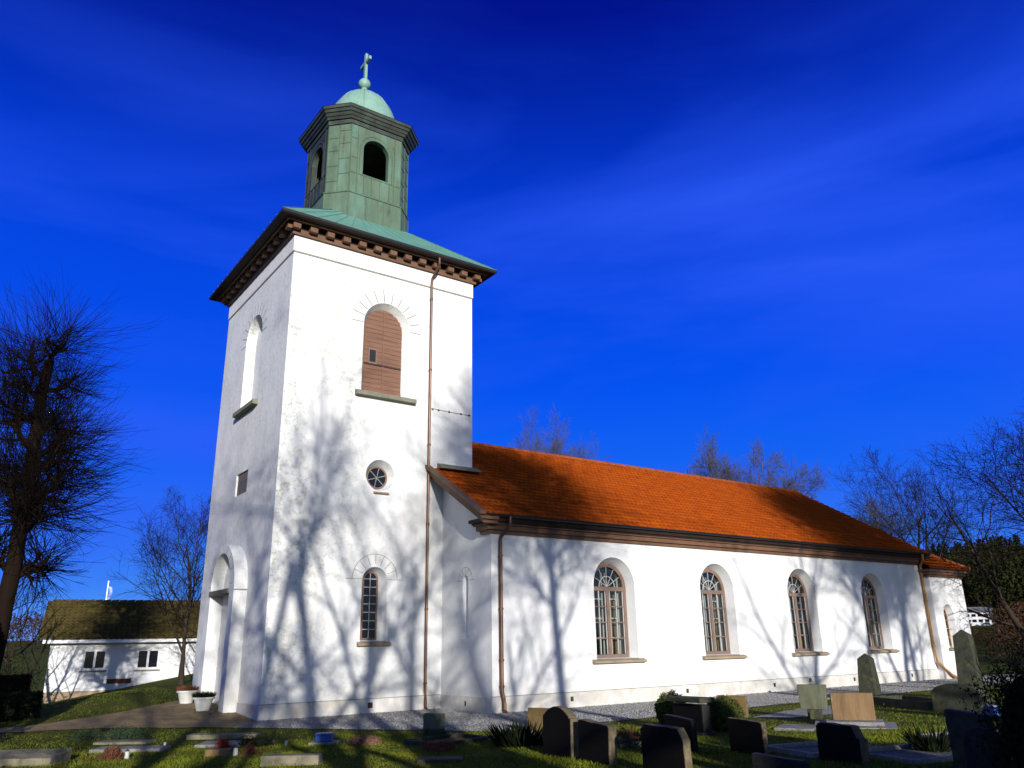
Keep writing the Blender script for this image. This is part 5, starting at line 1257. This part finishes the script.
clump('spruce_twigs', 'green twigs on the planted kerbed grave', 'plant', 2.5, -12.3, 'leaf_spruce', 420, .34, .22, .016, .9, PG, .03)
clump('spiky_plant', 'dark spiky plant left of the green stone', 'plant', 5.3, -16.6, 'leaf_dark', 260, .26, .42, .018, .9, PG)
clump('heather_plant', 'dark low plants on the shaded grave in the middle', 'plant', .1, -10.0, 'leaf_rust', 400, .36, .18, .014, .8, PG)

# plant pots at the tower door
def pot(label, plabel, x, y, m):
    z = G(x, y) + .02
    t = thing('plant_pot', label, 'plant pot', (x, y, z), 0, 'white plant pots at the tower door')
    mb = MB(); mb.lathe((0, 0, 0), [(.19, 0), (.28, .32), (.32, .33), (.32, .39), (.27, .39), (.25, .33)], 24); mb.build('pot_body', 'pot', t)
    mb = MB(); mb.lathe((0, 0, .325), [(.258, 0), (.15, .03)], 16); mb.build('soil', 'soil', t)
    p = thing('heather_plant', plabel, 'plant', (x, y, z + .345), 0, 'heather in the door pots')
    tuft_mesh('foliage', m, p, RG, 520, .25, .22, w=.014, spread=.9)
pot('white plant pot nearest the tower corner', 'dark heather in the pot nearest the tower corner', -.80, 2.75, 'leaf_dark')
pot('white plant pot on the far side of the door', 'rust brown heather in the far pot by the door', -.80, 4.75, 'leaf_rust')

# small white house on the far hillside
hx, hy = 132.4, 41.9
fh = thing('far_hut', 'small white hut with dark windows far off on the brown hillside', 'hut', (hx, hy, G(hx, hy)), R(18))
mb = MB(); mb.box(-1.6, 1.6, -1.9, 1.9, -1, 2.0); mb.build('wall', 'hall_wall', fh)
mb = MB(); mb.prism([(-1.95, -2.2, 1.95), (1.95, -2.2, 1.95), (0, -2.2, 2.75)], (0, 4.4, 0)); mb.build('roof', 'stone_grey', fh)
for y in (-1.35, -.45, .45, 1.35):
    for z in (.35, 1.2): mb = MB(); mb.box(-1.64, -1.6, y - .30, y + .30, z, z + .42); mb.build('window', 'dark_glass', fh)

# ------------------------------------------------------------------ far woods
def wood(name, label, m, n, d0, d1, az0, az1, hmin, hmax, seed, conifer):
    rg = np.random.default_rng(seed); Vs, Fs, b0 = [], [], 0
    D = np.sqrt(rg.uniform(d0 ** 2, d1 ** 2, n)); az = np.radians(rg.uniform(az0, az1, n))
    x = CAM.x + D * np.sin(az); y = CAM.y + D * np.cos(az); z = gz(x, y); h = rg.uniform(hmin, hmax, n)
    clear = ~((np.degrees(az) > 63.6) & (np.degrees(az) < 66.0) & (D < 158) & (z + h > 2 + .006 * D)); x, y, z, h = x[clear], y[clear], z[clear], h[clear]; n = len(x)
    k = 150 if conifer else 90
    for i in range(n):
        t = rg.random(k) ** (.8 if conifer else .5); a = rg.random(k) * 6.283
        if conifer: rad = h[i] * .20 * (1 - t) * rg.uniform(.5, 1.1, k) + .1
        else: rad = h[i] * .35 * np.sqrt(np.clip(1 - (2 * t - 1) ** 2, 0, 1)) * rg.uniform(.2, 1.05, k)
        c = np.stack([x[i] + rad * np.cos(a), y[i] + rad * np.sin(a), z[i] + h[i] * t], 1)
        s = h[i] * (.034 if conifer else .035) * rg.uniform(.5, 1.4, (k, 1))
        nn = rg.normal(0, 1, (k, 3)); nn /= np.linalg.norm(nn, axis=1, keepdims=True); aa = np.cross(nn, rg.normal(0, 1, (k, 3))); aa /= np.linalg.norm(aa, axis=1, keepdims=True); bb = np.cross(nn, aa)
        V = np.stack([c - aa * s, c + bb * s * .6, c + aa * s, c - bb * s * .6], 1).reshape(-1, 3)
        Vs.append(V); Fs.append(np.arange(4 * k).reshape(-1, 4) + b0); b0 += 4 * k
    return tag(np_mesh(name, np.vstack(Vs), np.vstack(Fs), m), label, None, kind='stuff')
wood('conifer_wood', 'dark evergreen wood along the top of the far hill', 'conifer', 2300, 150, 330, 58, 78, 5, 11, 61, True)
wood('winter_scrub', 'brown leafless scrub on the lower hillside', 'scrub', 2200, 62, 165, 60, 76, .9, 4.2, 62, False)
wood('far_wood', 'low brown wood on the left horizon', 'scrub', 260, 140, 260, -4, 14, 3, 7, 63, False)

# ------------------------------------------------------------------ grass
def grass(n, seed):
    rg = np.random.default_rng(seed)
    D = np.concatenate([rg.uniform(10.5, 20, int(n * .7)), rg.uniform(20, 38, n - int(n * .7))]); az = np.radians(rg.uniform(0, 73, n))
    x = CAM.x + D * np.sin(az); y = CAM.y + D * np.cos(az)
    ok = ~(in_poly(x, y, GRAVEL) | in_poly(x, y, PATH) | in_poly(x, y, PATH2) | ((x > -.1) & (y > -.1)) | ((x > 5.9) & (y > -3.1)))
    x, y = x[ok], y[ok]; n = len(x)
    patch = np.sin(x * 1.7 + 1.3 * np.sin(y * .9)) * np.sin(y * 1.9 + 1.1 * np.sin(x * 1.2))
    h = rg.uniform(.02, .055, n) * (1 + .5 * patch)
    z = gz(x, y); a = rg.random(n) * 6.283
    side = np.stack([np.cos(a), np.sin(a), np.zeros(n)], 1) * rg.uniform(.004, .009, n)[:, None]
    base = np.stack([x, y, z - .005], 1); lean = rg.normal(0, .55, (n, 3)); lean[:, 2] = 1
    tip = base + lean * h[:, None]
    V = np.stack([base - side, base + side, tip], 1).reshape(-1, 3)
    return tag(np_mesh('grass', V, np.arange(3 * n).reshape(-1, 3), 'grass_blade'), 'short mossy green grass of the churchyard lawn', None, kind='stuff')
grass(230000, 3)

def loose_gravel(n, seed):
    rg = np.random.default_rng(seed)
    x = rg.uniform(-1.5, 34, n * 4); y = rg.uniform(-9, 0, n * 4)
    keep = in_poly(x, y, GRAVEL) & ~((x > -.1) & (y > -.1)) & ~((x > 5.85) & (y > -3.1)); x, y = x[keep][:n], y[keep][:n]; n = len(x)
    r = rg.uniform(.010, .030, n)
    D8 = np.array([(1, 0, 0), (0, 1, 0), (-1, 0, 0), (0, -1, 0), (0, 0, .8), (0, 0, -.8)], float)
    a = rg.random(n) * 6.283; ca, sa = np.cos(a), np.sin(a)
    V = D8[None] * r[:, None, None] * rg.uniform(.6, 1.2, (n, 6, 1))
    V = np.stack([V[..., 0] * ca[:, None] - V[..., 1] * sa[:, None], V[..., 0] * sa[:, None] + V[..., 1] * ca[:, None], V[..., 2]], -1)
    V += np.stack([x, y, gz(x, y) + .016 + r * .3], 1)[:, None]
    F8 = np.array([(0, 1, 4), (1, 2, 4), (2, 3, 4), (3, 0, 4), (1, 0, 5), (2, 1, 5), (3, 2, 5), (0, 3, 5)])
    F = (np.arange(n)[:, None, None] * 6 + F8[None]).reshape(-1, 3)
    return tag(np_mesh('loose_gravel', V.reshape(-1, 3), F, 'gravel', tint=None), 'loose pale pebbles scattered over the gravel path', None, kind='stuff')
loose_gravel(26000, 5)

def fallen_leaves(n, seed):
    rg = np.random.default_rng(seed)
    D = rg.uniform(11, 30, n); az = np.radians(rg.uniform(0, 72, n)); x = CAM.x + D * np.sin(az); y = CAM.y + D * np.cos(az)
    ok = ~(((x > -.3) & (y > -.3)) | ((x > 5.7) & (y > -3.3))) & (np.sin(x * .9 + 2) * np.sin(y * 1.1) + rg.normal(0, .5, n) > .1)
    x, y = x[ok], y[ok]; n = len(x); s_ = rg.uniform(.018, .04, n)[:, None]
    c = np.stack([x, y, gz(x, y) + rg.uniform(.02, .045, n)], 1)
    nn = rg.normal(0, .5, (n, 3)); nn[:, 2] = 1; nn /= np.linalg.norm(nn, axis=1, keepdims=True); a = np.cross(nn, rg.normal(0, 1, (n, 3))); a /= np.linalg.norm(a, axis=1, keepdims=True); b = np.cross(nn, a)
    V = np.stack([c - a * s_, c + b * s_ * .6, c + a * s_, c - b * s_ * .6], 1).reshape(-1, 3)
    return tag(np_mesh('fallen_leaves', V, np.arange(4 * n).reshape(-1, 4), 'dry_leaf'), 'brown fallen leaves scattered on the lawn', None, kind='stuff')
fallen_leaves(5000, 8)
